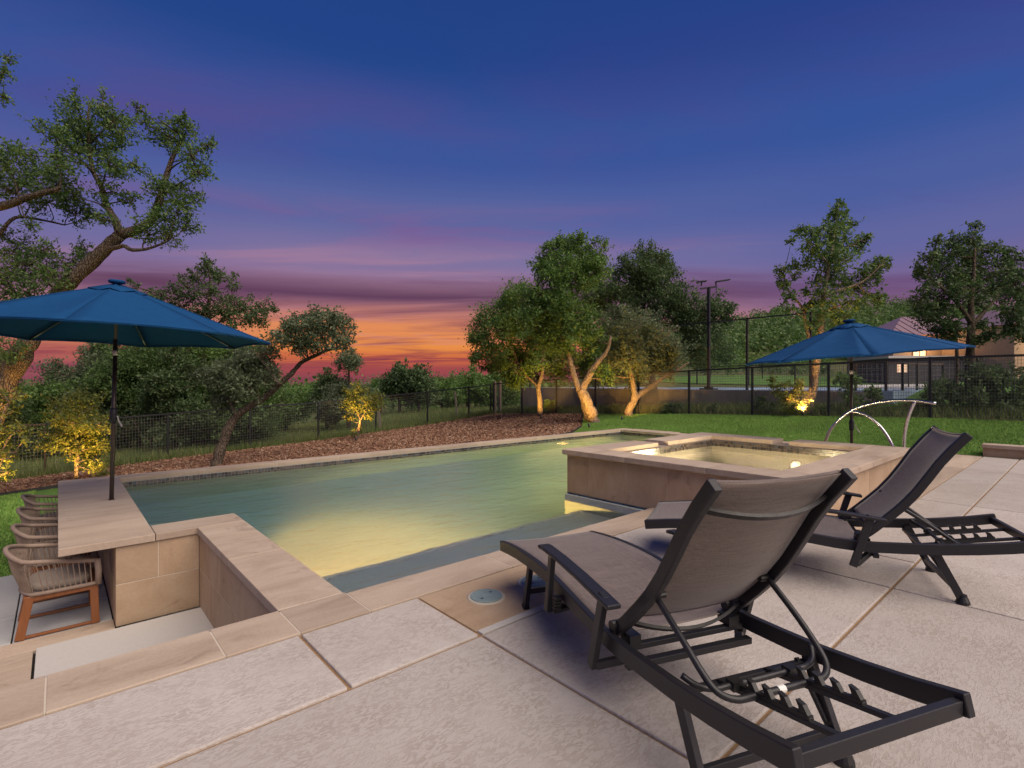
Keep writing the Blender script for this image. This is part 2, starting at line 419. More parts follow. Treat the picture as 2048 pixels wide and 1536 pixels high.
def mk_chip():
    t = NT('bark_chip'); r = t.island(); n = t.noise(60, 3, .6)
    col = t.ramp(r, [(0, (.095, .048, .032)), (.35, (.18, .090, .056)), (.75, (.28, .155, .098)), (.94, (.38, .25, .17)), (1, (.42, .32, .24))]); col = t.hsv(col, v=t.math('ADD', n, .5))
    return t.done(col, .9, spec=.15)
M['chip'] = mk_chip()
M['soil'] = simple('bark_soil', (.11, .052, .033), .95, 0, 25, .45, .6)
def mk_concrete():
    t = NT('cast_concrete'); a = t.noise(1.2, 5, .65, t.map((1, 1, .25))); b = t.noise(16, 4, .6)
    col = t.ramp(a, [(.3, (.16, .145, .125)), (.55, (.27, .25, .22)), (.75, (.33, .31, .28))]); col = t.hsv(col, v=t.math('ADD', t.math('MULTIPLY', b, .4), .8))
    return t.done(col, .9, t.bump(b, .2, .01), spec=.2)
M['concrete'] = mk_concrete()

def lerp(xs, ys, x): return float(np.interp(x, xs, ys))
def T(u, v):
    """height of the garden ground"""
    a = np.interp(u, [-12, -1, 2.7, 7.4, 12.4, 16, 18.3], [-1.55, -1.33, -1.10, -.86, -.50, -.18, -.05])
    b = np.interp(u, [-12, 0, 4, 8, 12.4, 16, 18.3], [-.80, -.78, -.60, -.30, -.04, .26, .42])
    c = np.interp(u, [-12, 0, 4, 8, 12.4, 16, 18.3], [-.76, -.76, -.2, -.1, -.03, .46, .62])
    lo = c+(b-c)*np.clip((v-2.5)/6.8, 0, 1)
    return np.where(v < 9.3, lo, b+(a-b)*np.clip((v-9.3)/10.2, 0, 1.0))
def TT(u, v):
    """the whole land: garden, meadow falling away to the left, court terrace and hill to the right"""
    u = np.asarray(u, float); v = np.asarray(v, float)
    X = CA*u-CB*v; d = CB*u+CA*v
    z = T(np.clip(u, -12, 18.3), np.clip(v, -6, 19.5))
    z = z-np.clip(v-19.5, 0, 40)*.055-np.clip(v-59, 0, 400)*.012
    # right: up past the court, over a lawn to the wooded hill
    ratio = X/np.maximum(d, 1)
    w = np.clip((ratio-.02)/.25, 0, 1)*np.clip((u-18.6)/6.0, 0, 1)
    prof = np.interp(d, [0, 24, 40, 70, 110, 150, 220, 260, 400, 900], [.55, .9, 1.3, 2.7, 6.0, 14.0, 30.0, 31.0, 20.0, 0.0])
    hx = np.interp(ratio, [-.1, .1, .3, .43, .52, .65, .745, .9, 1.3], [0, .30, .55, .80, .98, 1.0, 1.08, 1.0, .9])
    far = np.where(d > 70, 2.7+(prof-2.7)*hx, prof)
    z = z*(1-w)+far*w
    rough = .15*np.sin(u*.31+1.3)*np.cos(v*.27)*np.clip((np.abs(X)+d-45)/40, 0, 1)
    return z+rough
# one sheet, fine in the garden and coarse towards the horizon
us = np.unique(np.concatenate([np.linspace(-2500, -60, 18), np.linspace(-60, -14, 16), np.linspace(-14, 22, 73), np.linspace(22, 80, 40), np.linspace(80, 320, 40), np.linspace(320, 2500, 14)]))
vv = np.unique(np.concatenate([np.linspace(-2500, -60, 12), np.linspace(-60, -8, 10), np.linspace(-8, 24, 65), np.linspace(24, 80, 40), np.linspace(80, 320, 36), np.linspace(320, 2800, 14)]))
GU, GV = np.meshgrid(us, vv, indexing='ij'); GZ = TT(GU, GV)
hole = ((GU > .1) & (GU < 12.35) & (GV > 2.4) & (GV < 9.1)) | ((GU < 12.4) & (GU > -12) & (GV < 3.2) & (GV > -8.1)) | ((GU > -2.2) & (GU < 1.3) & (GV < 7.5) & (GV > -8.1))
GZ = np.where(hole, np.minimum(GZ, -2.2), GZ)
nu, nv_ = len(us), len(vv); idx = np.arange(nu*nv_).reshape(nu, nv_)
gf = np.stack([idx[:-1, :-1], idx[1:, :-1], idx[1:, 1:], idx[:-1, 1:]], -1).reshape(-1, 4)
gverts = np.stack([GU, GV, GZ], -1).reshape(-1, 3)
ground = npmesh('ground', gverts, gf, M['land'], smooth=True); tag(ground, kind='structure', label='rolling ground of meadow and hill around the garden')

# mulch bed outline (near edge) and lawn sheets
MULCH_EDGE = [(-9, 14.0), (-3, 15.0), (-1, 15.4), (1.1, 16.0), (3, 13.8), (5, 11.2), (8, 9.6), (11, 9.9), (12.6, 10.9), (14.3, 12.3), (15.9, 13.7)]
def mulch_v(u): return np.interp(u, [p[0] for p in MULCH_EDGE], [p[1] for p in MULCH_EDGE])
def sheet(name, u0, u1, v0f, v1f, nu_, nv2, lift, mat):
    uu = np.linspace(u0, u1, nu_); t_ = np.linspace(0, 1, nv2); V = []
    for a in uu:
        lo, hi = v0f(a), v1f(a)
        for k in t_: V.append((a, lo+(hi-lo)*k, 0))
    V = np.array(V); V[:, 2] = TT(V[:, 0], V[:, 1])+lift
    ii = np.arange(nu_*nv2).reshape(nu_, nv2); f = np.stack([ii[:-1, :-1], ii[1:, :-1], ii[1:, 1:], ii[:-1, 1:]], -1).reshape(-1, 4)
    return npmesh(name, V, f, mat, smooth=True)
mb_ = sheet('mulch_bed', -9, 15.93, lambda u: float(mulch_v(u)), lambda u: 19.46, 100, 24, .012, M['soil']); tag(mb_, kind='structure')
LAWN_R0 = 12.48
lawn_r = sheet('lawn', LAWN_R0, 15.95, lambda u: -6.0, lambda u: float(mulch_v(u)) if u > 12.6 else 10.9, 26, 80, .02, M['lawn']); tag(lawn_r, kind='structure')
lawn_l = sheet('lawn', -12, -.36, lambda u: 7.66, lambda u: float(mulch_v(u)), 40, 40, .012, M['lawn']); tag(lawn_l, kind='structure')
lawn_b = sheet('lawn', -.36, 12.48, lambda u: 9.22, lambda u: float(mulch_v(u)), 60, 16, .012, M['lawn']); tag(lawn_b, kind='structure')
strip = sheet('lawn', 16.05, 18.35, lambda u: -6.0, lambda u: 21.0, 8, 80, .015, M['land']); tag(strip, kind='structure')

def blades(name, pts, hmin, hmax, wdt, lean, mat):
    n = len(pts); a = RNG.uniform(0, 2*math.pi, n); h = RNG.uniform(hmin, hmax, n); w = wdt*RNG.uniform(.7, 1.3, n)
    dx, dy = np.cos(a)*w/2, np.sin(a)*w/2; lx, ly = RNG.normal(0, lean, n)*h, RNG.normal(0, lean, n)*h
    V = np.empty((n, 3, 3)); V[:, 0] = pts+np.stack([dx, dy, 0*a], -1); V[:, 1] = pts-np.stack([dx, dy, 0*a], -1); V[:, 2] = pts+np.stack([lx, ly, h], -1)
    return npmesh(name, V.reshape(-1, 3), np.arange(3*n).reshape(n, 3), mat)
def scatter(n, u0, u1, v0, v1, ok):
    u = RNG.uniform(u0, u1, n); v = RNG.uniform(v0, v1, n); k = ok(u, v); u, v = u[k], v[k]
    return np.stack([u, v, TT(u, v)], -1)
g1 = scatter(230000, LAWN_R0+.02, 15.9, -1.0, 14, lambda u, v: v < np.where(u > 12.6, mulch_v(u), 10.9))
g2 = scatter(70000, -4.5, -.37, 7.68, 16, lambda u, v: v < mulch_v(u))
g3 = scatter(26000, 8, 12.5, 9.25, 11, lambda u, v: v < mulch_v(u))
tag(blades('lawn_grass', np.concatenate([g1, g2, g3])+np.array([0, 0, .012]), .025, .05, .010, .55, M['blade']), 'short mown green grass of the lawn around the pool', 'grass', kind='stuff')
g4 = scatter(60000, -2, 24, 19.6, 34, lambda u, v: np.ones(len(u), bool))
g5 = scatter(30000, 16.1, 18.4, -3, 20, lambda u, v: np.ones(len(u), bool))
g6 = scatter(9000, -3, 15.9, 19.15, 19.6, lambda u, v: np.ones(len(u), bool))
tag(blades('meadow_grass', np.concatenate([g4, g5, g6]), .08, .34, .016, .30, M['wild']), 'long rough meadow grass growing beyond the wire fence', 'grass', kind='stuff')

def chips():
    p = scatter(78000, -4.5, 15.9, 9.3, 19.4, lambda u, v: v > mulch_v(u)+.02)
    d = CB*p[:, 0]+CA*p[:, 1]; n = len(p)
    L = RNG.uniform(.025, .085, n)*(.8+d/30); Wd = L*RNG.uniform(.28, .6, n); H = RNG.uniform(.006, .014, n)
    a = RNG.uniform(0, 2*math.pi, n); tl = RNG.normal(0, .35, n); rl = RNG.normal(0, .35, n)
    ca, sa = np.cos(a), np.sin(a); ex = np.stack([ca*np.cos(tl), sa*np.cos(tl), np.sin(tl)], -1); ey = np.stack([-sa*np.cos(rl), ca*np.cos(rl), np.sin(rl)], -1); ez = np.cross(ex, ey)
    c = p+np.stack([0*a, 0*a, RNG.uniform(.012, .05, n)], -1)
    sg = np.array([[-1,-1,-1],[1,-.7,-1],[.9,1,-1],[-.8,.8,-1],[-.9,-.8,1],[.9,-.6,1],[.8,.8,1],[-.7,.7,1]], float)
    V = c[:, None]+sg[None, :, 0:1]*(ex*L[:, None]/2)[:, None]+sg[None, :, 1:2]*(ey*Wd[:, None]/2)[:, None]+sg[None, :, 2:3]*(ez*H[:, None]/2)[:, None]
    fq = np.array([[4,5,6,7],[0,1,5,4],[1,2,6,5],[2,3,7,6],[3,0,4,7]])
    return npmesh('mulch_chips', V.reshape(-1, 3), (np.arange(n)[:, None, None]*8+fq[None]).reshape(-1, 4), M['chip'])
tag(chips(), 'reddish brown shredded bark chips covering the bed behind the pool', 'mulch', kind='stuff')
ed = MB(); ep = [(u, float(mulch_v(u)), float(TT(u, mulch_v(u)))+.03) for u in np.linspace(9.5, 15.9, 30)]
for i in range(29): ed.bar(ep[i], ep[i+1], .012, .12)
tag(ed.build('garden_edging', M['edging']), 'black edging strip curving between mulch bed and right lawn', 'edging')
ed = MB(); ep = [(u, float(mulch_v(u)), float(TT(u, mulch_v(u)))+.03) for u in np.linspace(-6, 3, 30)]
for i in range(29): ed.bar(ep[i], ep[i+1], .012, .12)
tag(ed.build('garden_edging', M['edging']), 'black edging strip between mulch bed and left lawn beside the bar', 'edging')

# ---------------------------------------------------------------- deck
def slab(root, name, u0, u1, v0, v1, z1, th, mat, bevel=.006, gap=0.0):
    c = ((u0+u1)/2, (v0+v1)/2, z1)
    m = MB().box((u0-c[0]+gap, v0-c[1]+gap, -th), (u1-c[0]-gap, v1-c[1]-gap, 0))
    o = m.build(name, mat, root, bevel=bevel); o.location = Vector(c)-root.location
    return o
deck = empty('pool_deck', (0, 0, 0)); tag(deck, 'pale troweled concrete deck in large slabs around the loungers', kind='structure')
o = MB().box((-4.2, -5, -.25), (12.45, 2.74, -.013)).build('joint_bed', M['joint'], deck)
J = .0085
rows = [(2.155, 2.735, [(-4.2, .94), (.94, 1.645)]), (.86, 2.105, [(-4.2, 1.645), (1.645, 3.99), (3.99, 4.68)]),
        (-5, .86, [(-4.2, 1.645), (1.645, 3.99), (3.99, 7.3), (7.3, 10.4), (10.4, 12.45)])]
rows[0] = (2.11, 2.735, rows[0][2])
for v0, v1, us_ in rows:
    for u0, u1 in us_: slab(deck, 'deck_slab', u0, u1, v0, v1, 0.0, .06, M['deck'], .007, J)
slab(deck, 'deck_slab', 3.3, 4.68, 2.105, 2.735, 0.0, .06, M['deck'], .007, J)
for u0, u1 in ((4.68, 7.3), (7.3, 10.4), (10.4, 12.45)): slab(deck, 'deck_slab', u0, u1, .86, 1.33, 0.0, .06, M['deck'], .007, J)
slab(deck, 'filler_strip', 1.66, 3.29, 2.110, 2.158, .0, .06, M['landing'], .004)
pt = slab(deck, 'sandstone_patch', 1.655, 3.295, 2.166, 2.735, -.006, .05, M['stone'], .003); pt['label'] = 'smooth ochre patch of deck round the skimmer lids'
for u0, u1 in ((4.70, 6.6), (6.6, 8.5), (8.5, 10.5), (10.5, 12.45)): slab(deck, 'border_stone', u0, u1, 1.335, 1.56 if u1 < 8.4 else 2.06, .0, .06, M['stone_top'], .004, .002)
for u0, u1 in ((8.15, 10.3), (10.3, 12.45)): slab(deck, 'border_stone', u0, u1, 2.06, 4.18, -.001, .06, M['stone_top'], .004, .003)
for k, ((lu, lv), lb) in enumerate((((1.97, 2.47), 'round grey skimmer lid nearest the pool bar niche'), ((2.36, 2.44), 'round grey skimmer lid half hidden behind the lounger leg'))):
    r = empty('skimmer_lid', (lu, lv, -.005)); tag(r, lb, 'lid', 'skimmer lids in the deck')
    MB().lathe([(.118, -.012), (.118, .003), (.104, .0035)], 36).build('grout_ring', M['lid_ring'], r, True)
    m = MB().lathe([(.098, -.01), (.098, .008), (.094, .0105), (.020, .0105)], 36)
    l = m.build('cover', M['lid'], r)
    rg = MB()
    for q in (.085, .060, .038):
        pts = [(q*math.cos(a), q*math.sin(a), .0108) for a in np.linspace(0, 2*math.pi, 33)]
        rg.tube(pts, .0016, 4, False)
    rg.build('ridge_rings', M['lid'], r)
    for a in (.4, .4+math.pi): MB().lathe([(.009, .009), (.009, .0118)], 12, (.055*math.cos(a), .055*math.sin(a), 0)).build('finger_hole', M['plastic'], r)

# ---------------------------------------------------------------- pool
WZ = -.135
def mk_plaster():
    t = NT('pool_plaster'); a = t.noise(1.5, 4, .6); b = t.noise(45, 3, .6)
    return t.done(t.hsv(t.mix(a, (.34, .36, .34), (.44, .46, .43)), v=t.math('ADD', t.math('MULTIPLY', b, .3), .85)), .8)
M['plaster'] = mk_plaster()
def mk_tile(name, cols):
    t = NT(name); r = t.island(); n = t.noise(60, 2, .5)
    return t.done(t.hsv(t.ramp(r, cols), v=t.math('ADD', t.math('MULTIPLY', n, .5), .75)), .18, spec=.6)
M['tile_blue'] = mk_tile('blue_glass_tile', [(0, (.012, .035, .085)), (.5, (.025, .075, .16)), (1, (.06, .13, .22))])
M['tile_dark'] = mk_tile('slate_mosaic', [(0, (.025, .022, .025)), (.4, (.07, .06, .06)), (.7, (.13, .10, .085)), (1, (.05, .07, .10))])
M['grout'] = simple('tile_grout', (.10, .09, .085), .9)
def tile_band(root, p, q, z0, z1, nrm, mat, size=.048, rows=2, label=None):
    p, q = Vector((*p, 0)), Vector((*q, 0)); L = (q-p).length; d = (q-p)/L; n = Vector((*nrm, 0)); m = MB(); cols = int(L/size)
    hs = (z1-z0)/rows
    for i in range(cols):
        for j in range(rows):
            a = p+d*(i*L/cols+.002); b = p+d*((i+1)*L/cols-.002); za, zb = z0+j*hs+.002, z0+(j+1)*hs-.002
            k = .006+random.random()*.0015; f = n*k; g = n*.0008
            m.add([(*(a+g).xy, za), (*(b+g).xy, za), (*(b+g).xy, zb), (*(a+g).xy, zb), (*(a+f).xy, za), (*(b+f).xy, za), (*(b+f).xy, zb), (*(a+f).xy, zb)],
                  [(4,5,6,7),(0,1,5,4),(1,2,6,5),(2,3,7,6),(3,0,4,7)])
    m.v = [(x-root.location[0], y-root.location[1], z-root.location[2]) for x, y, z in m.v]
    o = m.build('tile_band', mat, root); tag(o, label, kind='stuff'); return o
pool = empty('swimming_pool', (1.33, 3.08, 0)); tag(pool, 'large rectangular swimming pool with lit water and limestone coping', 'pool')
b = MB()
b.box((.60, 2.95, -1.75), (12.2, 9.0, -1.5))                                   # floor
b.box((.395, 5.46, -1.7), (.63, 9.16, -.062)); b.box((.63, 8.94, -1.7), (12.3, 9.17, -.062)); b.box((12.05, 4.0, -1.7), (12.28, 8.94, -.062))
b.box((4.74, 4.335, -1.7), (12.05, 4.36, -.2)); b.box((8.1, 4.15, -1.7), (12.05, 4.40, -.062))
b.box((1.34, 2.82, -1.7), (4.74, 3.08, -.062)); b.box((1.00, 2.84, -1.7), (1.335, 5.70, -.062)); b.box((.64, 5.44, -1.7), (1.33, 5.735, -.063))
b.box((4.70, 3.0, -1.7), (4.755, 4.34, -.06))
lg_ = MB().box((1.342, 3.085, -1.6), (4.698, 4.08, -.47)); lg_.box((1.342, 4.08, -1.6), (4.698, 4.42, -.95))                                   # shallow ledge

wpart(b, 'basin', M['plaster'], pool); M['ledge'] = simple('pale_ledge', (.33, .36, .36), .8); wpart(lg_, 'shallow_ledge', M['ledge'], pool)
tr = MB().box((1.345, 4.03, -.475), (4.695, 4.085, -.455)); wpart(tr, 'ledge_trim', M['landing'], pool)
M['mortar'] = simple('pale_mortar', (.52, .46, .38), .9, 0, 120, .2, .3)
def mortar(root, u0, u1, v0, v1, z0, z1): return wpart(MB().box((u0, v0, z0), (u1, v1, z1)), 'mortar', M['mortar'], root)
def coping(root, u0, u1, v0, v1, z=0.0, th=.062, mat=None):
    c = ((u0+u1)/2, (v0+v1)/2, z); o = MB().box((u0-c[0]+.0022, v0-c[1]+.0022, -th), (u1-c[0]-.0022, v1-c[1]-.0022, 0)).build('coping_stone', mat or M['stone_top'], root, bevel=.005)
    o.location = Vector(c)-root.location; return o
for a, bb in zip(np.linspace(.63, 12.12, 12)[:-1], np.linspace(.63, 12.12, 12)[1:]): coping(pool, a, bb, 8.935, 9.20)
coping(pool, 12.12, 12.50, 8.86, 9.20); 
for a, bb in ((4.2, 5.8), (5.8, 7.35)): coping(pool, 12.02, 12.36, a, bb)
coping(pool, 12.02, 12.62, 7.35, 8.86, .002)
for a, bb in ((8.15, 10.1), (10.1, 12.02)): coping(pool, a, bb, 4.18, 4.42)
for a, bb in ((-4.2, -2.2), (-2.2, -1.0), (-1.0, -.04), (-.04, .60), (.60, .95), (1.345, 2.43), (2.43, 3.55), (3.55, 4.70)): coping(pool, a, bb, 2.745, 3.105 if bb < 1.0 else 3.085, mat=M['stone_top'])
coping(pool, .95, 1.345, 2.745, 3.105)
coping(pool, .945, 1.335, 3.105, 4.25); coping(pool, .945, 1.335, 4.25, 5.385); coping(pool, .635, 1.335, 5.387, 5.745)
mortar(pool, .64, 12.11, 8.94, 9.195, -.055, -.0025); mortar(pool, -4.1, 4.69, 2.752, 3.078, -.055, -.0025); mortar(pool, .952, 1.328, 3.08, 5.739, -.054, -.0026); mortar(pool, 12.026, 12.354, 4.2, 9.19, -.054, -.0027)
tile_band(pool, (.64, 8.94), (12.04, 8.94), -.155, -.066, (0, -1), M['tile_dark'], label='dark mosaic tile band under the far coping')
tile_band(pool, (.63, 5.75), (.63, 8.93), -.155, -.066, (1, 0), M['tile_dark'])
tile_band(pool, (12.05, 4.42), (12.05, 8.93), -.155, -.066, (-1, 0), M['tile_dark'])
tile_band(pool, (1.335, 3.09), (1.335, 5.74), -.155, -.066, (1, 0), M['tile_dark'])
tile_band(pool, (1.34, 3.08), (4.70, 3.08), -.155, -.066, (0, 1), M['tile_dark'])
w = MB().box((-4.2, 2.78, -1.0), (.99, 3.08, -.063)); wpart(w, 'retaining_wall', M['core'], pool)
def mk_water(name, tint, bs, scale, rough, ior=1.45):
    t = NT(name)
    n1_ = t.noise(scale, 3, .5, t.map((1, 2.2, 1), (0, 0, .72))); n2_ = t.noise(scale*3.3, 3, .5, t.map((1, 1.8, 1), (0, 0, .72)))
    h = t.math('ADD', n1_, t.math('MULTIPLY', n2_, .35)); bp = t.bump(h, bs, .05)
    rf = t.new('ShaderNodeBsdfRefraction'); rf.inputs['Roughness'].default_value = rough; rf.inputs['IOR'].default_value = 1.36; rf.inputs['Color'].default_value = (*tint, 1); t.l.new(t.bump(h, bs*.5, .05), rf.inputs['Normal'])
    gl = t.new('ShaderNodeBsdfGlossy'); gl.inputs['Roughness'].default_value = .22; t.l.new(t.bump(h, bs*1.6, .06), gl.inputs['Normal'])
    fr = t.new('ShaderNodeFresnel'); fr.inputs['IOR'].default_value = ior; t.l.new(bp, fr.inputs['Normal'])
    ms = t.new('ShaderNodeMixShader'); t.l.new(fr.outputs[0], ms.inputs[0]); t.l.new(rf.outputs[0], ms.inputs[1]); t.l.new(gl.outputs[0], ms.inputs[2]); t.l.new(ms.outputs[0], t.out.inputs[0])
    va = t.new('ShaderNodeVolumeAbsorption'); va.inputs['Color'].default_value = (.30, .86, .83, 1); va.inputs['Density'].default_value = .25; t.l.new(va.outputs[0], t.out.inputs['Volume'])
    return t.m
M['water'] = mk_water('pool_water', (.97, .99, .99), .38, 2.1, .04, 1.45)
def mk_thin_water(name, tint, bs, scale):
    t = NT(name); n1_ = t.noise(scale, 3, .5); bp = t.bump(n1_, bs, .05)
    gl = t.new('ShaderNodeBsdfGlossy'); gl.inputs['Roughness'].default_value = .06; t.l.new(bp, gl.inputs['Normal'])
    tp = t.new('ShaderNodeBsdfTransparent'); tp.inputs[0].default_value = (*tint, 1)
    fr = t.new('ShaderNodeFresnel'); fr.inputs['IOR'].default_value = 1.33; t.l.new(bp, fr.inputs['Normal'])
    ms = t.new('ShaderNodeMixShader'); t.l.new(fr.outputs[0], ms.inputs[0]); t.l.new(tp.outputs[0], ms.inputs[1]); t.l.new(gl.outputs[0], ms.inputs[2]); t.l.new(ms.outputs[0], t.out.inputs[0])
    return t.m
M['water_spa'] = mk_thin_water('spa_water', (.92, .96, .88), .15, 5)
wt = MB().prism([(.615, 5.722), (1.322, 5.722), (1.322, 3.067), (4.72, 3.067), (4.72, 4.348), (8.12, 4.348), (8.12, 4.388), (12.062, 4.388), (12.062, 8.952), (.615, 8.952)], -1.62, WZ)
tag(wt.build('pool_water', M['water']), 'still green-gold water filling the swimming pool', kind='structure')
# underwater lamps
def mk_glow(name, col, st):
    t = NT(name); t.done((.8, .8, .8), .4, **{'Emission Color': col, 'Emission Strength': st}); return t.m
M['lamp_lens'] = mk_glow('lamp_lens', (1.0, .78, .42), 2.5)
def spot(name, parent, loc, dirv, power, ang, blend, col=(1.0, .70, .30), rad=.03):
    l = bpy.data.lights.new(name, 'SPOT'); l.energy = power; l.spot_size = math.radians(ang); l.spot_blend = blend; l.color = col; l.shadow_soft_size = rad
    o = bpy.data.objects.new(name, l); link(o, parent); o.location = loc; o.rotation_euler = Vector(dirv).to_track_quat('-Z', 'Y').to_euler(); return o
def pool_lamp(root, loc, nrm, power, label, ang=165, col=(1.0, .74, .34), down=-.35):
    r = empty('underwater_lamp', loc); tag(r, label, 'pool light', 'underwater pool lamps')
    n = Vector((*nrm, 0)); rot = Vector((0, 0, 1)).rotation_difference(n)
    rim = MB().lathe([(.085, .0), (.085, .014), (.066, .018)], 24); rim.v = [tuple(rot @ Vector(v)) for v in rim.v]; rim.build('rim', M['steel'], r)
    le = MB().lathe([(.062, .004), (.062, .016), (.03, .024)], 24); le.v = [tuple(rot @ Vector(v)) for v in le.v]; le.build('lens', M['lamp_lens'], r)
    d = n+Vector((0, 0, down)); spot('lamp_light', r, n*.07, d, power, ang, .6, col, .16)
pool_lamp(pool, (1.337, 5.0, -1.08), (1, 0), 2600, 'round lit lamp under water on the wall beside the bar niche', ang=150, col=(1.0, .37, .10), down=-.55)
pool_lamp(pool, (12.048, 7.2, -.50), (-1, 0), 1000, 'round lit lamp under water at the far right end of the pool', col=(1.0, .48, .13), down=-.6)
pool_lamp(pool, (7.2, 4.362, -.55), (0, 1), 520, 'round lit lamp under water on the back of the raised spa', col=(1.0, .48, .13), down=-.8)

pool_lamp(pool, (9.5, 8.938, -.52), (0, -1), 800, 'round lit lamp under water on the long far wall near the spa', col=(1.0, .46, .14), down=-.5)
# ---------------------------------------------------------------- bar niche, bar counter, sunken patio
bar = empty('bar_counter', (.50, 7.3, -.74)); tag(bar, 'limestone swim-up bar counter with long overhanging slab top', 'bar')
for a, bb in ((5.385, 7.0), (7.0, 9.2)):
    o = MB().box((0, a+.001, -.062), (.632, bb-.001, .0)); wpart(o, 'counter_slab', M['stone_top'], bar, bevel=.005)
def panel(root, u0, u1, v0, v1, z0, z1):
    c = Vector(((u0+u1)/2, (v0+v1)/2, (z0+z1)/2)); o = MB().box(tuple(Vector((u0, v0, z0))-c), tuple(Vector((u1, v1, z1))-c)).build('stone_panel', M['stone'], root, bevel=.003)
    o.location = c-root.location; return o
g = .0025
panel(bar, .362, .655, 5.41, 5.44, -.378, -.064); panel(bar, .66, .967, 5.41, 5.44, -.378, -.064); panel(bar, .362, .967, 5.41, 5.44, -.73, -.383)
for i, (a, bb) in enumerate(((5.445, 6.3), (6.305, 7.2), (7.205, 8.1), (8.105, 9.15))):
    panel(bar, .362, .393, a, bb, -.378, -.064); panel(bar, .362, .393, a+(-.0 if i == 0 else -.3), bb-.305 if i < 3 else bb, -.73, -.383)
for a, bb, z0, z1 in ((3.11, 4.0, -.378, -.064), (4.005, 4.62, -.378, -.064), (4.625, 5.408, -.378, -.064), (3.11, 3.7, -.73, -.383), (3.705, 4.85, -.73, -.383), (4.855, 5.408, -.73, -.383)):
    panel(bar, .968, .998, a, bb, z0, z1)
mortar(bar, .3645, .965, 5.4125, 5.438, -.73, -.066); mortar(bar, .9705, .99, 3.12, 5.40, -.73, -.066); mortar(bar, .3645, .39, 5.42, 9.14, -.73, -.066)
patio = empty('sunken_patio', (-.5, 6.5, -.74)); tag(patio, kind='structure')
MB_ = MB().box((-4.4, 3.0, -1.0), (.98, 5.40, -.765)).box((-4.4, 5.40, -1.0), (.38, 7.6, -.766)); wpart(MB_, 'joint_bed', M['edging'], patio)
MB_ = MB().box((-.34, 7.4, -1.0), (.40, 9.25, -.765)); wpart(MB_, 'joint_bed', M['edging'], patio)
slab(patio, 'landing_slab', -.125, .97, 3.10, 5.36, -.720, .05, M['landing'], .004)
for u0, u1, v0, v1 in ((-4.4, -1.6, 3.1, 5.62), (-1.6, -.14, 3.1, 4.6), (-1.6, -.14, 4.6, 5.365), (-1.6, .36, 5.37, 5.62)): slab(patio, 'border_stone', u0, u1, v0, v1, -.735, .04, M['stone_top'], .003, .002)
for u0, u1, v0, v1 in ((-4.4, -.275, 5.63, 6.25), (-.275, .36, 5.63, 6.25), (-4.4, -.275, 6.25, 7.65), (-.275, .36, 6.25, 7.65), (-.33, .36, 7.65, 9.2)): slab(patio, 'patio_slab', u0, u1, v0, v1, -.738, .04, M['patio'], .004, .005)

# ---------------------------------------------------------------- raised spa
spa = empty('raised_spa', (6.4, 2.95, 0)); tag(spa, 'raised square limestone spa with glowing water and spill slots', 'spa')
U0, U1, V0, V1, ST = 4.755, 8.085, 1.585, 4.33, .49
c = MB()
c.box((U0+.03, V0+.03, -.12), (5.10, V1-.005, ST-.063)); c.box((7.70, V0+.03, -.12), (U1, V1-.005, ST-.063))
c.box((5.10, V0+.03, -.12), (7.70, 1.95, ST-.063)); c.box((5.10, 3.98, -.12), (7.70, V1-.005, ST-.063)); c.box((5.10, 1.95, -.75), (7.70, 3.98, -.55))
wpart(c, 'inner_wall', M['core'], spa)
lin = MB()
lin.box((5.095, 1.955, -.56), (5.11, 3.975, .335)); lin.box((7.69, 1.955, -.56), (7.705, 3.975, .335)); lin.box((5.11, 1.945, -.56), (7.69, 1.96, .335)); lin.box((5.11, 3.97, -.56), (7.69, 3.985, .335)); lin.box((5.09, 1.94, -.565), (7.71, 3.99, -.545))
M['spa_plaster'] = simple('cream_plaster', (.52, .48, .41), .8)
wpart(lin, 'lining', M['spa_plaster'], spa)
bn = MB().box((5.12, 3.52, -.5), (7.68, 3.965, .02)); bn.box((7.22, 1.97, -.5), (7.68, 3.515, .021)); bn.box((5.12, 1.97, -.5), (7.215, 2.38, .019)); wpart(bn, 'bench', M['landing'], spa, bevel=.01)
def spanel(u0, u1, v0, v1, z0, z1, m='stone'):
    c = Vector(((u0+u1)/2, (v0+v1)/2, (z0+z1)/2)); o = MB().box(tuple(Vector((u0, v0, z0))-c), tuple(Vector((u1, v1, z1))-c)).build('stone_panel', M[m], spa, bevel=.003); o.location = c-spa.location
vb = [1.59, 2.30, 2.95, 3.45, 4.0, 4.345]
for a, bb in zip(vb[:-1], vb[1:]): spanel(U0-.004, U0+.028, a+.002, bb-.002, .002 if bb < 3.1 else -.04, ST-.064)
ub = [4.752, 5.6, 6.45, 7.3, 8.10]
for a, bb in zip(ub[:-1], ub[1:]): spanel(a+.002, bb-.002, V0-.004, V0+.028, .002, ST-.064)
for a, bb in zip(ub[:-1], ub[1:]): spanel(a+.002, bb-.002, V1-.002, V1+.02, -.3, ST-.064)
spanel(U1+.001, U1+.02, 1.59, 4.3, .002, ST-.064)
mortar(spa, 4.70, 5.08, 1.535, 4.38, ST-.058, ST-.0025); mortar(spa, 5.0, 8.12, 1.536, 1.938, ST-.058, ST-.0026)
mortar(spa, U0-.0015, U0+.02, 1.592, 4.32, .0, ST-.066); mortar(spa, 4.76, 8.08, V0-.0015, V0+.02, .0, ST-.066)
tile_band(spa, (U0-.004, 3.09), (U0-.004, 4.34), -.20, -.042, (-1, 0), M['tile_blue'], .042, 3, 'blue glass tile band along the spa foot at the water line')
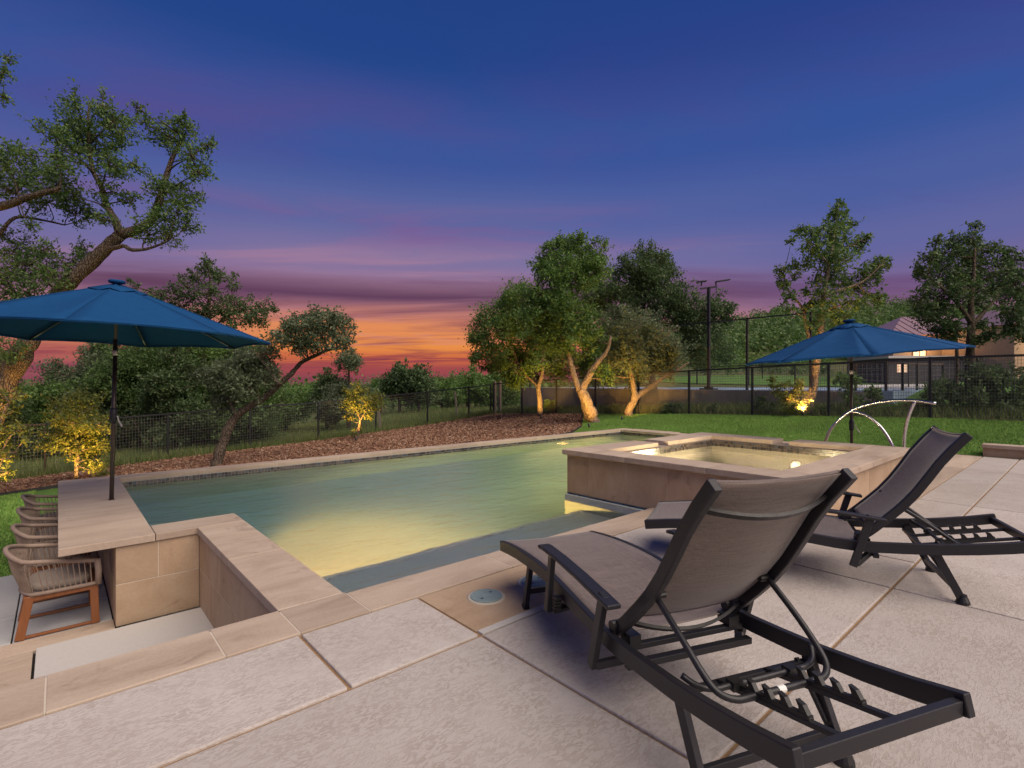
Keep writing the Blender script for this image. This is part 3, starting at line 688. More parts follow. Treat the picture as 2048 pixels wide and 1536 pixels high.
co = [(4.695, 5.085, 1.53, 2.5), (4.695, 5.085, 2.5, 3.45), (4.695, 5.085, 3.45, 4.385), (5.085, 6.22, 3.99, 4.385), (6.47, 7.72, 3.99, 4.385), (7.72, 8.13, 3.08, 4.385), (7.72, 8.13, 1.93, 2.86), (5.085, 6.4, 1.53, 1.945), (6.4, 7.72, 1.53, 1.945), (7.72, 8.13, 1.53, 1.93)]
for a in co: coping(spa, *a, z=ST, mat=M['stone_top'])
for p, q, n_ in (((5.11, 3.968), (7.69, 3.968), (0, -1)), ((7.688, 1.97), (7.688, 3.965), (-1, 0)), ((5.11, 1.962), (7.69, 1.962), (0, 1)), ((5.112, 1.97), (5.112, 3.965), (1, 0))):
    tile_band(spa, p, q, .335, .425, n_, M['tile_dark'], .04, 2)
wt = MB().add([(x, y, .345) for x, y in ((5.112, 1.962), (7.688, 1.962), (7.688, 3.968), (5.112, 3.968))], [(0, 1, 2, 3)])
tag(wt.build('spa_water', M['water_spa']), 'clear warm lit water filling the raised spa', kind='structure')
pool_lamp(spa, (7.688, 2.75, .16), (-1, 0), 210, 'bright lit lamp inside the raised spa', 170, (1.0, .76, .44), .1)
pool_lamp(spa, (5.112, 3.0, -.15), (1, 0), 280, 'lit lamp low on the near wall inside the spa', 170, (1.0, .76, .44), .35)

# low garden wall at the end of the deck
lw = empty('garden_wall', (12.62, -1.5, 0)); tag(lw, 'low ochre stone wall with flat cap at the end of the deck', 'wall')
for k in range(6):
    v1 = 1.34-k*.9; v0 = v1-.9
    o = MB().box((12.49, v0+.002, -.1), (12.75, v1-.002, .155)); wpart(o, 'wall_block', M['stone'], lw, bevel=.004)
    o = MB().box((12.46, v0+.002, .156), (12.78, v1+.01 if k == 0 else v1-.002, .217)); wpart(o, 'cap_stone', M['stone_top'], lw, bevel=.005)
# ---------------------------------------------------------------- sun loungers
RAIL = [(0, .297), (.15, .320), (.30, .338), (.45, .350), (.60, .357), (.75, .357), (.90, .346), (1.05, .331), (1.20, .317), (1.30, .313), (1.42, .316), (1.57, .328), (1.74, .344), (1.90, .367), (2.05, .394), (2.20, .428)]
STILE = [(1.305, .325), (1.385, .395), (1.465, .475), (1.54, .555), (1.605, .640), (1.665, .735), (1.725, .835), (1.79, .925), (1.865, 1.015)]
def make_lounger():
    r = empty('sun_lounger')
    HW = .335
    for sg in (-1, 1):
        y0, y1 = sg*HW, sg*(HW-.030)
        o = MB().sweep(RAIL, min(y0, y1), max(y0, y1), .064).build('side_rail', M['bronze'], r, bevel=.004)
        # arm: pad, two posts, feet turned under the rail
        ya = sg*(HW+.040)
        pad = MB(); P = [(.795, .512), (.84, .517), (1.0, .515), (1.2, .503), (1.38, .487), (1.462, .478)]
        pad.sweep(P, ya-.030, ya+.030, .018)
        a = pad.build('armrest', M['bronze'], r, bevel=.005)
        p = MB().bar((.905, ya, .500), (.850, ya, .205), .026, .036, (1, 0, 0)); p.build('arm_post', M['bronze'], r, bevel=.003)
        p = MB().bar((1.385, ya, .490), (1.290, ya, .165), .026, .042, (1, 0, 0)); p.build('arm_post', M['bronze'], r, bevel=.003)
        p = MB().bar((.872, ya-sg*.012, .214), (.872, sg*(HW-.06), .222), .05, .018); p.build('arm_bracket', M['bronze'], r, bevel=.003)
        p = MB().bar((1.308, ya-sg*.012, .176), (1.40, sg*(HW-.07), .235), .03, .03); p.build('arm_bracket', M['bronze'], r, bevel=.003)
        pl = MB()
        for q in range(4): pl.box((.885+.006*q, min(ya, sg*HW)+.004, .235+.017*q), (.92+.006*q, max(ya, sg*HW)-.002, .246+.017*q))
        pl.build('clip', M['plastic'], r)
        # legs
        yi = sg*(HW-.045)
        p = MB().bar((.425, yi, .300), (.342, yi, .006), .028, .036, (1, 0, 0)); l = p.build('leg', M['bronze'], r, bevel=.003)
        MB().bar((.3455, yi, .018), (.3415, yi, .001), .031, .040, (1, 0, 0)).build('foot_cap', M['plastic'], l)
        p = MB().bar((1.715, yi, .300), (1.852, yi, .012), .026, .042, (1, 0, 0)); l = p.build('leg', M['bronze'], r, bevel=.003)
        MB().lathe([(.036, .0), (.034, .012), (.022, .040), (.020, .05)], 14, (1.853, yi, .001)).build('foot_cap', M['plastic'], l)
        MB().bar((1.69, sg*(HW-.075), .285), (1.80, sg*(HW-.06), .11), .012, .018, (1, 0, 0)).build('leg_brace', M['bronze'], r, bevel=.002)
        # back stile
        ys = sg*(HW-.036); yt = sg*(HW-.068)
        MB().sweep(STILE, min(ys, yt), max(ys, yt), .048).build('back_stile', M['bronze'], r, bevel=.005)
        hb = MB(); hb.tube([(1.335, sg*(HW-.022), .335), (1.335, sg*(HW-.085), .335)], .022, 12); hb.box((1.33, min(yt, yt-sg*.05), .275), (1.40, max(yt, yt-sg*.05), .315))
        hb.build('hinge', M['plastic'], r)
        MB().tube([(1.555, yt+sg*.004, .535), (1.555, yt-sg*.045, .535)], .013, 10).build('pivot_bolt', M['plastic'], r)
        # notched rack
        yr = sg*.105
        rk = MB(); rk.bar((1.70, yr, .276), (2.185, yr, .376), .022, .016)
        rk.build('rack_bar', M['bronze'], r, bevel=.002)
        th = MB(); th.bar((1.80, yr, .309), (2.06, yr, .362), .018, .018)
        for q in range(4):
            bx = 1.84+.062*q; bz = .322+.0128*q
            poly = [(0, 0), (-.002, .018), (-.012, .034), (.012, .030), (.024, .015), (.034, .004)]
            n_ = len(poly); vs_ = [(bx+x, yr-.008, bz+z) for x, z in poly]+[(bx+x, yr+.008, bz+z) for x, z in poly]
            th.add(vs_, [tuple(range(n_)), tuple(reversed(range(n_, 2*n_)))]+[(i, n_+i, n_+(i+1) % n_, (i+1) % n_) for i in range(n_)])
        th.build('notched_rack', M['plastic'], r)
    # crossing members
    MB().box((2.172, -.305, .362), (2.199, .305, .407)).build('head_bar', M['bronze'], r, bevel=.003)
    MB().box((.002, -.305, .232), (.028, .305, .285)).build('foot_bar', M['bronze'], r, bevel=.003)
    MB().bar((.366, -.29, .100), (.366, .29, .100), .016, .026).build('leg_bar', M['bronze'], r, bevel=.002)
    MB().bar((1.815, -.29, .085), (1.815, .29, .085), .020, .030).build('leg_bar', M['bronze'], r, bevel=.002)
    MB().bar((1.375, -.30, .262), (1.375, .30, .262), .028, .022).build('cross_bar', M['bronze'], r, bevel=.002)
    MB().bar((1.425, -.30, .222), (1.425, .30, .222), .032, .026).build('cross_bar', M['bronze'], r, bevel=.002)
    MB().bar((.872, -.30, .245), (.872, .30, .245), .036, .022).build('cross_bar', M['bronze'], r, bevel=.002)
    MB().bar((1.70, -.305, .268), (1.70, .305, .268), .024, .018).build('cross_bar', M['bronze'], r, bevel=.002)
    # prop: one bent tube
    pts = [(1.556, -.262, .535), (1.70, -.256, .44), (1.79, -.248, .372), (1.835, -.232, .338), (1.862, -.19, .322), (1.868, -.13, .320), (1.868, 0, .320), (1.868, .13, .320), (1.862, .19, .322), (1.835, .232, .338), (1.79, .248, .372), (1.70, .256, .44), (1.556, .262, .535)]
    pr = MB().tube(smooth_path(pts, 4), .0115, 10).build('prop_tube', M['bronze'], r, True)
    st = MB().tube([(1.868, -.022, .320), (1.868, .006, .320)], .0122, 12).build('sticker', M['white'], pr)
    pts = [(1.73, -.285, .345), (1.765, -.25, .322), (1.785, -.20, .314), (1.788, -.14, .314), (1.788, .14, .314), (1.785, .20, .314), (1.765, .25, .322), (1.73, .285, .345)]
    s2 = MB().tube(smooth_path(pts, 4), .0105, 10).build('stop_tube', M['bronze'], r, True)
    for y in (-.12, .12): MB().box((1.77, y-.02, .300), (1.806, y+.02, .330)).build('tube_clamp', M['plastic'], r)
    def bow(s0, z0, ds, dz, w, h, name):
        ys = np.linspace(-.27, .27, 13); m = MB(); P = []
        for y in ys:
            k = 1-(y/.27)**2; P.append((s0+ds*k, y, z0+dz*k))
        for i in range(12): m.bar(P[i], P[i+1], w, h, (.75, 0, .65))
        return m.build(name, M['plastic'], r)
    bow(1.800, .905, .050, -.035, .012, .024, 'back_brace'); bow(1.395, .372, .055, -.040, .012, .024, 'back_brace')
    # slings
    def sling(prof, name, sag, off, y_in):
        ny = 15; V = []; n_ = len(prof); P = [Vector((a, 0, z)) for a, z in prof]
        for i, p in enumerate(P):
            t_ = (P[min(i+1, n_-1)]-P[max(i-1, 0)]).normalized(); nr = Vector((-t_.z, 0, t_.x)); e = i/(n_-1)
            for j in range(ny):
                y = -y_in+2*y_in*j/(ny-1); k = 1-(y/y_in)**2
                q = p-nr*(off+sag*k*(.35+.65*math.sin(math.pi*min(max(e, .05), .95))))
                V.append((q.x, y, q.z))
        Fc = [(i*ny+j, i*ny+j+1, (i+1)*ny+j+1, (i+1)*ny+j) for i in range(n_-1) for j in range(ny-1)]
        o = MB().add(V, Fc).build(name, M['sling'], r, True); m = o.modifiers.new('solid', 'SOLIDIFY'); m.thickness = .003; m.offset = 0
        return o
    def dens(prof, k): return [(float(a), float(b)) for a, b in zip(np.interp(np.linspace(0, 1, k), np.linspace(0, 1, len(prof)), [p[0] for p in prof]), np.interp(np.linspace(0, 1, k), np.linspace(0, 1, len(prof)), [p[1] for p in prof]))]
    sling(dens([(.004, .299)]+[p for p in RAIL[1:10]]+[(1.345, .318)], 34), 'seat_sling', .026, .004, .308)
    s_ = sling(dens(STILE[1:-1]+[(1.855, 1.003)], 26), 'back_sling', .030, .010, .272)
    MB().tube([(1.853, y, 1.001-.030*(.35+.65*math.sin(math.pi*.95))*(1-(y/.272)**2)) for y in np.linspace(-.27, .27, 15)], .006, 6).build('hem', M['sling'], s_)
    return r
lg = make_lounger(); tag(lg, 'dark bronze sun lounger with raised taupe sling back, nearest the camera', 'sun lounger', 'sun loungers on the deck')
lg2 = copy_tree(lg); tag(lg2, 'dark bronze sun lounger beside the raised spa, its back turned up, farther from the camera', 'sun lounger', 'sun loungers on the deck')
ax = Vector((-.367, -.930)).normalized(); lat = Vector((-ax.y, ax.x)); p = Vector((2.122, 2.525))+lat*.335
lg.location = (p.x, p.y, 0); lg.rotation_euler = (0, 0, math.atan2(ax.y, ax.x))
ax = Vector((.405, -.914)).normalized(); lat = Vector((-ax.y, ax.x)); p = Vector((3.231, 2.194))+lat*.335
lg2.location = (p.x, p.y, 0); lg2.rotation_euler = (0, 0, math.atan2(ax.y, ax.x))

# ---------------------------------------------------------------- umbrellas
def make_umbrella(name, label, loc, rz, R, zr, za, lean=(0, 0), tilt=0.0, crank=.92):
    r = empty(name, loc); tag(r, label, 'umbrella', 'blue market umbrellas'); r.rotation_euler = (lean[0], lean[1], 0)
    MB().tube([(0, 0, -.01), (0, 0, za-.62)], .0215, 16).build('pole', M['pole'], r, True)
    MB().tube([(0, 0, za-.64), (0, 0, za-.03)], .017, 14).build('upper_pole', M['pole'], r, True)
    MB().lathe([(.022, 0), (.027, .01), (.027, .05), (.022, .06)], 16, (0, 0, za-.80)).build('tilt_collar', M['rib'], r, True)
    MB().lathe([(.030, -.005), (.030, .006), (.0225, .008)], 16).build('base_ring', M['pole'], r, True)
    cb = MB().lathe([(.018, -.09), (.032, -.075), (.036, -.02), (.036, .05), (.028, .085), (.018, .095)], 16, (0, 0, crank)).build('crank_box', M['bronze'], r, True)
    d = Vector((math.cos(-.9), math.sin(-.9), 0))
    h = MB(); q = Vector((0, 0, crank)); h.tube([q+d*.03, q+d*.055, q+d*.06+Vector((0, 0, -.03)), q+d*.085+Vector((0, 0, -.075))], .006, 8); h.tube([q+d*.080+Vector((0, 0, -.065)), q+d*.115+Vector((0, 0, -.115))], .009, 8)
    h.build('crank_handle', M['rib'], cb)
    top = Vector((0, 0, za))
    Q = Quaternion((CB, CA, 0), tilt)
    def tl(v):
        c = Vector((0, 0, za-.45)); return tuple(c+Q @ (Vector(v)-c))
    A = [rz+k*math.pi/4 for k in range(8)]
    def pt(k, t_, f, zoff=0.0):
        """point on panel k: t_ from top to rim, f across the panel"""
        a0, a1 = A[k], A[k]+math.pi/4; rr = R*t_
        p0 = Vector((math.cos(a0)*rr, math.sin(a0)*rr, 0)); p1 = Vector((math.cos(a1)*rr, math.sin(a1)*rr, 0)); p = p0.lerp(p1, f)
        z = za-(za-zr)*(t_**1.04)
        sag = math.sin(math.pi*f)
        z += -.030*sag*math.sin(math.pi*min(1, t_*.9))
        if t_ > .85: p *= 1-.022*sag*(t_-.85)/.15; z += .028*sag*(t_-.85)/.15
        return tl((p.x, p.y, z+zoff))
    ts = list(np.linspace(.10, 1, 13)); fs = np.linspace(0, 1, 9)
    for k in range(8):
        m = MB(); V = [pt(k, t_, f) for t_ in ts for f in fs]; n_ = len(fs)
        m.add(V, [(i*n_+j, (i+1)*n_+j, (i+1)*n_+j+1, i*n_+j+1) for i in range(len(ts)-1) for j in range(n_-1)])
        # hem turned down
        rim = [pt(k, 1, f) for f in fs]; low = [(x, y, z-.018) for x, y, z in rim]
        m.add(rim+low, [(j, j+n_, j+n_+1, j+1) for j in range(n_-1)])
        o = m.build('canopy_panel', M['canvas'], r, True); s_ = o.modifiers.new('solid', 'SOLIDIFY'); s_.thickness = .0025; s_.offset = 0
        a = A[k]
        MB().tube([Vector(pt(k, t_, 0))+Vector((0, 0, .002)) for t_ in ts], .0045, 6).build('seam', M['canvas'], o)
        MB().tube([pt(k, 1, f) for f in fs], .0055, 6).build('hem', M['canvas'], o)
        rb = MB().bar(tl((.03*math.cos(a), .03*math.sin(a), za-.055)), tl((R*.985*math.cos(a), R*.985*math.sin(a), zr-.008)), .012, .018); rb.build('rib', M['bronze'], r)
        rn = za-.33; st = MB().bar(tl((.03*math.cos(a), .03*math.sin(a), rn)), tl((R*.36*math.cos(a), R*.36*math.sin(a), za-(za-zr)*.36-.03)), .010, .015); st.build('strut', M['bronze'], r)
        ls = MB().bar(tl((R*.40*math.cos(a), R*.40*math.sin(a), za-(za-zr)*.42-.022)), tl((R*.93*math.cos(a), R*.93*math.sin(a), za-(za-zr)*.94-.020)), .014, .006); ls.build('light_strip', M['rib'], r)
    vt = MB(); tv = [.0, .10, .185]
    for k in range(8):
        V = [pt(k, t_*1.0+.0, f, .018) for t_ in tv for f in (0, .5, 1)]
        V = [(x, y, z-(.012 if i % 3 == 1 else 0)) for i, (x, y, z) in enumerate(V)]
        vt.add(V, [(i*3+j, (i+1)*3+j, (i+1)*3+j+1, i*3+j+1) for i in range(2) for j in range(2)])
    o = vt.build('vent_cap', M['canvas'], r, True); s_ = o.modifiers.new('solid', 'SOLIDIFY'); s_.thickness = .003
    fn = MB().lathe([(.03, .0), (.075, .012), (.082, .030), (.075, .042), (.03, .046)], 20, (0, 0, za+.006)); fn.v = [tl(v) for v in fn.v]; fn.build('finial', M['canvas'], r, True)
    MB().lathe([(.022, -.03), (.045, -.02), (.045, .02), (.022, .03)], 14, (0, 0, za-.33)).build('runner', M['plastic'], r, True)
    return r
yawc = -math.atan2(CB, CA)        # camera axes -> world angle
make_umbrella('market_umbrella', 'wide blue umbrella rising through the bar counter, on a bronze crank pole', (.45, 7.30, 0), yawc+math.radians(-65), 1.58, 1.84, 2.42, lean=(.0, .020), crank=.94)
make_umbrella('market_umbrella', 'blue umbrella behind the spa, standing in front of the wire fence', (9.24, 2.50, 0), yawc+math.radians(-70), 1.50, 1.73, 2.25, lean=(0, -.008), tilt=-.075, crank=.66)

# ---------------------------------------------------------------- rope chairs
def make_chair():
    r = empty('rope_chair')       # x forward (to the bar), y sideways, origin on the floor at seat centre
    for sg in (-1, 1):
        y = sg*.235
        MB().bar((-.165, y, .335), (-.225, y, .004), .032, .060, (1, 0, 0)).build('leg', M['teak'], r, bevel=.004)
        MB().bar((.235, y, .335), (.245, y, .004), .032, .056, (1, 0, 0)).build('leg', M['teak'], r, bevel=.004)
        MB().bar((-.20, y, .318), (.262, y, .318), .030, .042).build('seat_rail', M['teak'], r, bevel=.004)
        MB().bar((-.215, y, .018), (.24, y, .018), .026, .020).build('floor_rail', M['teak'], r, bevel=.003)
    MB().bar((.245, -.22, .318), (.245, .22, .318), .030, .042).build('seat_rail', M['teak'], r, bevel=.004)
    MB().bar((-.19, -.22, .318), (-.19, .22, .318), .030, .042).build('seat_rail', M['teak'], r, bevel=.004)
    def shoe(t_, R0, back, front, zf, zb):
        """horseshoe: t_ in 0..1 from the front of one arm round the back to the other"""
        a = math.pi*(t_-.5)          # -90..90
        s_ = abs(t_-.5)*2
        x = -back*math.cos(a)**.8 if s_ < .62 else None
        if s_ >= .62:
            k = (s_-.62)/.38; x0 = -back*math.cos(math.pi*.31)**.8; x = x0+(front-x0)*k; y = R0*(math.sin(math.pi*.31)/math.sin(math.pi*.31)*.985+.015*math.sin(k*math.pi))
            y = math.copysign(y, t_-.5)
        else: y = R0*.985*math.sin(a)/math.sin(math.pi*.31)
        z = zb+(zf-zb)*(s_**1.7)
        return Vector((x, y, z))
    N = 41; ts = np.linspace(0, 1, N)
    rim = [shoe(t_, .285, .315, .255, .545, .690) for t_ in ts]; low = [shoe(t_, .262, .225, .262, .350, .352) for t_ in ts]
    MB().tube(rim, .018, 10).build('arm_rim', M['rope'], r, True)
    MB().tube(low, .016, 8).build('lower_ring', M['rope'], r, True)
    for e in (0, -1): MB().tube([rim[e]+Vector((0, 0, .012)), rim[e].lerp(low[e], .5)+Vector((.006, 0, 0)), low[e]-Vector((0, 0, .01))], .024, 10).build('arm_post', M['rope'], r, True)
    wv = MB(); T2 = np.linspace(.02, .98, 62)
    for i, t_ in enumerate(T2):
        s_ = abs(t_-.5)*2
        if s_ > .66: wv.tube([shoe(t_, .285, .315, .255, .545, .690), shoe(t_, .262, .225, .262, .350, .352)], .0042, 5, False)
        else:
            for k in (-1, 1):
                tb = min(max(.5+(t_-.5)*.80+k*.050, .18), .82)
                a, bq = shoe(t_, .285, .315, .255, .545, .690), shoe(tb, .262, .225, .262, .350, .352)
                wv.tube([a, a.lerp(bq, .5)+Vector((-.012*math.cos(math.pi*(t_-.5)), 0, 0)), bq], .0030, 5, False)
    o = wv.build('rope_weave', M['rope'], r); o['kind'] = 'stuff'
    cu = MB(); n_ = 20; pr = [(0, .0), (.9, .0), (1, .02), (1, .05), (.92, .07), (0, .08)]
    for s_, zq in pr:
        for k in range(n_):
            a = 2*math.pi*k/n_; cx, cy_ = math.copysign(abs(math.cos(a))**.55, math.cos(a)), math.copysign(abs(math.sin(a))**.55, math.sin(a))
            cu.v.append((.02+.205*s_*cx, .215*s_*cy_, .345+zq))
    for i in range(len(pr)-1):
        for k in range(n_): cu.f.append((i*n_+k, i*n_+(k+1) % n_, (i+1)*n_+(k+1) % n_, (i+1)*n_+k))
    cu.build('seat_cushion', M['cushion'], r, True)
    return r
ch = make_chair(); CL = ['taupe rope armchair on teak legs at the bar, nearest the camera', 'taupe rope armchair at the bar, second from the camera', 'taupe rope armchair at the bar, third from the camera', 'taupe rope armchair at the bar, farthest along, beside the lawn']
for k in range(4):
    o = ch if k == 0 else copy_tree(ch)
    tag(o, CL[k], 'chair', 'rope chairs along the bar'); o.location = (-.005, 5.875+.885*k, -.738); o.rotation_euler = (0, 0, (.0, .03, -.025, .02)[k])

# ---------------------------------------------------------------- handrail behind the spa
hr = empty('handrail', (8.7, 2.0, 0)); tag(hr, 'curved brushed steel handrail arching up behind the raised spa', 'handrail')
def hp(pts): return smooth_path([(8.7, a, z) for a, z in pts], 5)
for nm, pts in (('main_arc', [(2.72, -.02), (2.71, .30), (2.689, .454), (2.622, .625), (2.503, .781), (2.343, .92), (2.127, 1.014), (1.874, 1.067), (1.613, 1.075), (1.39, 1.042)]),
                ('inner_arc', [(2.375, .895), (2.30, .895), (2.158, .841), (1.996, .687), (1.874, .465), (1.84, .25), (1.83, -.02)]),
                ('post', [(1.613, 1.066), (1.678, .877), (1.72, .66), (1.733, .477), (1.735, .2), (1.735, -.02)])):
    m = MB().tube(hp(pts), .020, 12); wpart(m, nm, M['steel'], hr, smooth=True)

# ---------------------------------------------------------------- fences
def wires(P, Q, zP0, zQ0, h, sx_, sz_, r_):
    """welded mesh between two posts"""
    P, Q = Vector((*P, 0)), Vector((*Q, 0)); L = (Q-P).length; n = int(L/sx_); m = MB(); nrm = Vector((-(Q-P).y, (Q-P).x, 0))/L
    def wire(a, b_):
        d = (b_-a).normalized(); u_ = nrm*r_; w_ = d.cross(nrm).normalized()*r_
        m.add([tuple(a+u_), tuple(a-u_*.5+w_), tuple(a-u_*.5-w_), tuple(b_+u_), tuple(b_-u_*.5+w_), tuple(b_-u_*.5-w_)], [(0, 1, 4, 3), (1, 2, 5, 4), (2, 0, 3, 5)])
    for i in range(1, n):
        t_ = i/n; q = P.lerp(Q, t_); z0 = zP0+(zQ0-zP0)*t_; wire(q+Vector((0, 0, z0+.04)), q+Vector((0, 0, z0+h-.03)))
    k = int((h-.08)/sz_)
    for j in range(k+1):
        z = .05+(h-.09)*j/k; wire(P+Vector((0, 0, zP0+z)), Q+Vector((0, 0, zQ0+z)))
    return m
def fence(name, label, posts, h, sx_, sz_, r_=.0027, pw=.055, rails=1):
    r = empty(name, (*posts[0][:2], posts[0][2])); tag(r, label, 'fence')
    for u, v, z in posts:
        wpart(MB().box((u-pw/2, v-pw/2, z-.25), (u+pw/2, v+pw/2, z+h+.02)), 'post', M['fence'], r)
    for a, b_ in zip(posts[:-1], posts[1:]):
        d = (Vector(b_)-Vector(a)).normalized()*pw/2
        wpart(MB().bar(Vector(a)+d+Vector((0, 0, h-.01)), Vector(b_)-d+Vector((0, 0, h-.01)), .045, .045), 'top_rail', M['fence'], r)
        if sx_:
            o = wpart(wires(a[:2], b_[:2], a[2], b_[2], h, sx_, sz_, r_), 'wire_mesh', M['wire'], r); o['kind'] = 'stuff'
    return r
zg = lambda u, v: float(T(u, v))
fence('wire_fence', 'black wire mesh fence along the back of the mulch bed', [(u, 19.5, zg(u, 19.5)) for u in (-7.4, -5.05, -2.66, -.27, 2.62, 5.02, 7.41, 9.77, 12.23, 14.5)]+[(15.82, 19.5, zg(15.82, 19.5))], 1.47, .075, .09)
fence('wire_fence', 'black wire mesh fence along the right lawn in front of the court', [(16.0, v, zg(16, v)) for v in (19.5, 17.43, 15.25, 13.12, 11.1, 9.08, 6.97, 4.88, 2.67, .5, -1.7, -3.9)], 1.49, .052, .072, .0034)
for k, (u, v, lb) in enumerate(((16.05, 19.45, 'grey weathered wooden gate post at the fence corner, left of the pair'), (16.42, 19.5, 'grey weathered wooden gate post at the fence corner, right of the pair'))):
    z = zg(u, v); o = MB().box((-.06, -.06, -.3), (.06, .06, 1.62)).build('gate_post', M['cedar_post'], bevel=.01); o.location = (u+.08, v+.1, z); tag(o, lb, 'post', 'posts at the fence corner')
lad = empty('wire_ladder', (16.2, 19.5, zg(16.2, 19.5))); tag(lad, 'row of pale wires strung between the two wooden gate posts', 'wire')
for k in range(14):
    wpart(MB().tube([(16.18, 19.56, zg(16.2, 19.5)+.12+k*.10), (16.46, 19.6, zg(16.2, 19.5)+.12+k*.10)], .008, 5), 'wire', M['wire'], lad)
for (px, py0, py1, d, lb) in ((915, 783, 838, 26.0, 'grey wooden stake leaning by the back fence below the field'), (762, 822, 858, 21.3, 'short grey wooden stake beside the small lit tree')):
    a, b_ = W(px, py1+6, d), W(px-5, py0, d); s_ = MB().bar((0, 0, 0), b_-a, .09, .09).build('wooden_stake', M['cedar_post'], bevel=.01); s_.location = a; tag(s_, lb, 'stake')

# ---------------------------------------------------------------- sports court on its terrace
ct = empty('court_wall', (18.5, 12, 0)); tag(ct, 'board-marked grey concrete retaining wall below the sports court', 'wall')
vb = np.arange(4.3, 21.0, 1.22)
for a, b_ in zip(vb[:-1], vb[1:]): wpart(MB().box((18.5, a+.008, -.6), (18.72, b_-.008, 1.06+.004*(a-4))), 'wall_panel', M['concrete'], ct, bevel=.008)
for k in range(8): wpart(MB().box((18.72+k*2.0, 20.30, -.6), (20.70+k*2.0, 20.52, 1.12)), 'wall_panel', M['concrete'], ct, bevel=.008)
t = NT('court_blue'); n_ = t.noise(3, 4, .6); M['court'] = t.done(t.mix(n_, (.17, .25, .36), (.24, .33, .44)), .55)
t = NT('court_line'); M['court_line'] = t.done((.7, .7, .7), .6)
tag(MB().box((18.73, 4.0, .5), (36, 20.28, 1.085)).build('court_surface', M['court']), 'flat blue sports court surface on the terrace', kind='structure')
cl = MB()
for v in (6.0, 9.0, 15.3, 18.2): cl.box((20.0, v, 1.088), (34.5, v+.06, 1.090))
for u in (20.0, 27.2, 34.4): cl.box((u, 6.06, 1.0885), (u+.06, 18.2, 1.0903))
tag(cl.build('court_lines', M['court_line']), 'white painted lines on the blue court', kind='structure')
fence('court_fence', 'tall open black court fence on the concrete wall', [(18.85, v, 1.09) for v in (19.9, 16.2, 12.5, 8.40, 6.29)], 2.60, 0, 0, pw=.07)
fence('court_fence', 'low black court fence on the right part of the terrace', [(18.85, v, 1.05) for v in (6.20, 5.0, 4.2)]+[(20.4, 4.1, 1.05), (22.4, 4.1, 1.1), (24.6, 4.1, 1.15), (27, 4.1, 1.2)], .92, .10, .2, .003, .07)
fence('court_fence', 'black court fence along the far side of the blue court', [(36.2, v, 1.1) for v in (4.2, 7, 10, 13, 16, 19.9)], 1.5, .25, .3, .006, .07)
fence('field_fence', 'thin dark fence climbing the field beyond the court lawn', [(u, v, float(TT(u, v))) for u, v in ((42, 34), (46, 30), (50, 26), (54, 22.5), (58, 19), (62, 15.5))], 1.6, .4, .4, .008, .08)
lp = empty('court_light', (18.9, 9.9, 1.08)); tag(lp, 'tall black court floodlight pole with flat lamp heads', 'lamp post')
wpart(MB().box((18.78, 9.78, 1.05), (19.02, 10.02, 1.20)), 'base', M['fence'], lp); wpart(MB().box((18.70, 9.62, 1.05), (19.10, 10.18, 1.14)), 'base_plate', M['fence'], lp)
wpart(MB().box((18.85, 9.85, 1.2), (18.95, 9.95, 5.05)), 'pole', M['fence'], lp)
vR = Vector((CA, -CB, 0)); c0 = Vector((18.9, 9.9, 5.03))
wpart(MB().bar(c0-vR*.32-Vector((0, 0, .04)), c0+vR*.32+Vector((0, 0, .04)), .07, .06), 'cross_arm', M['fence'], lp)
for s_, l_ in ((-1, .34), (1, .52)):
    c1 = c0+vR*s_*.28+Vector((0, 0, .06)); wpart(MB().bar(c1, c1+Vector((0, 0, .15)), .035, .035), 'bracket', M['fence'], lp)
    c2 = c1+Vector((0, 0, .17)); o_ = vR*(-.16 if s_ < 0 else .0)
    wpart(MB().bar(c2+o_-(vR*.0), c2+o_+vR*l_+Vector((0, 0, .02 if s_ < 0 else .08)), .22, .035), 'lamp_head', M['fence'], lp)

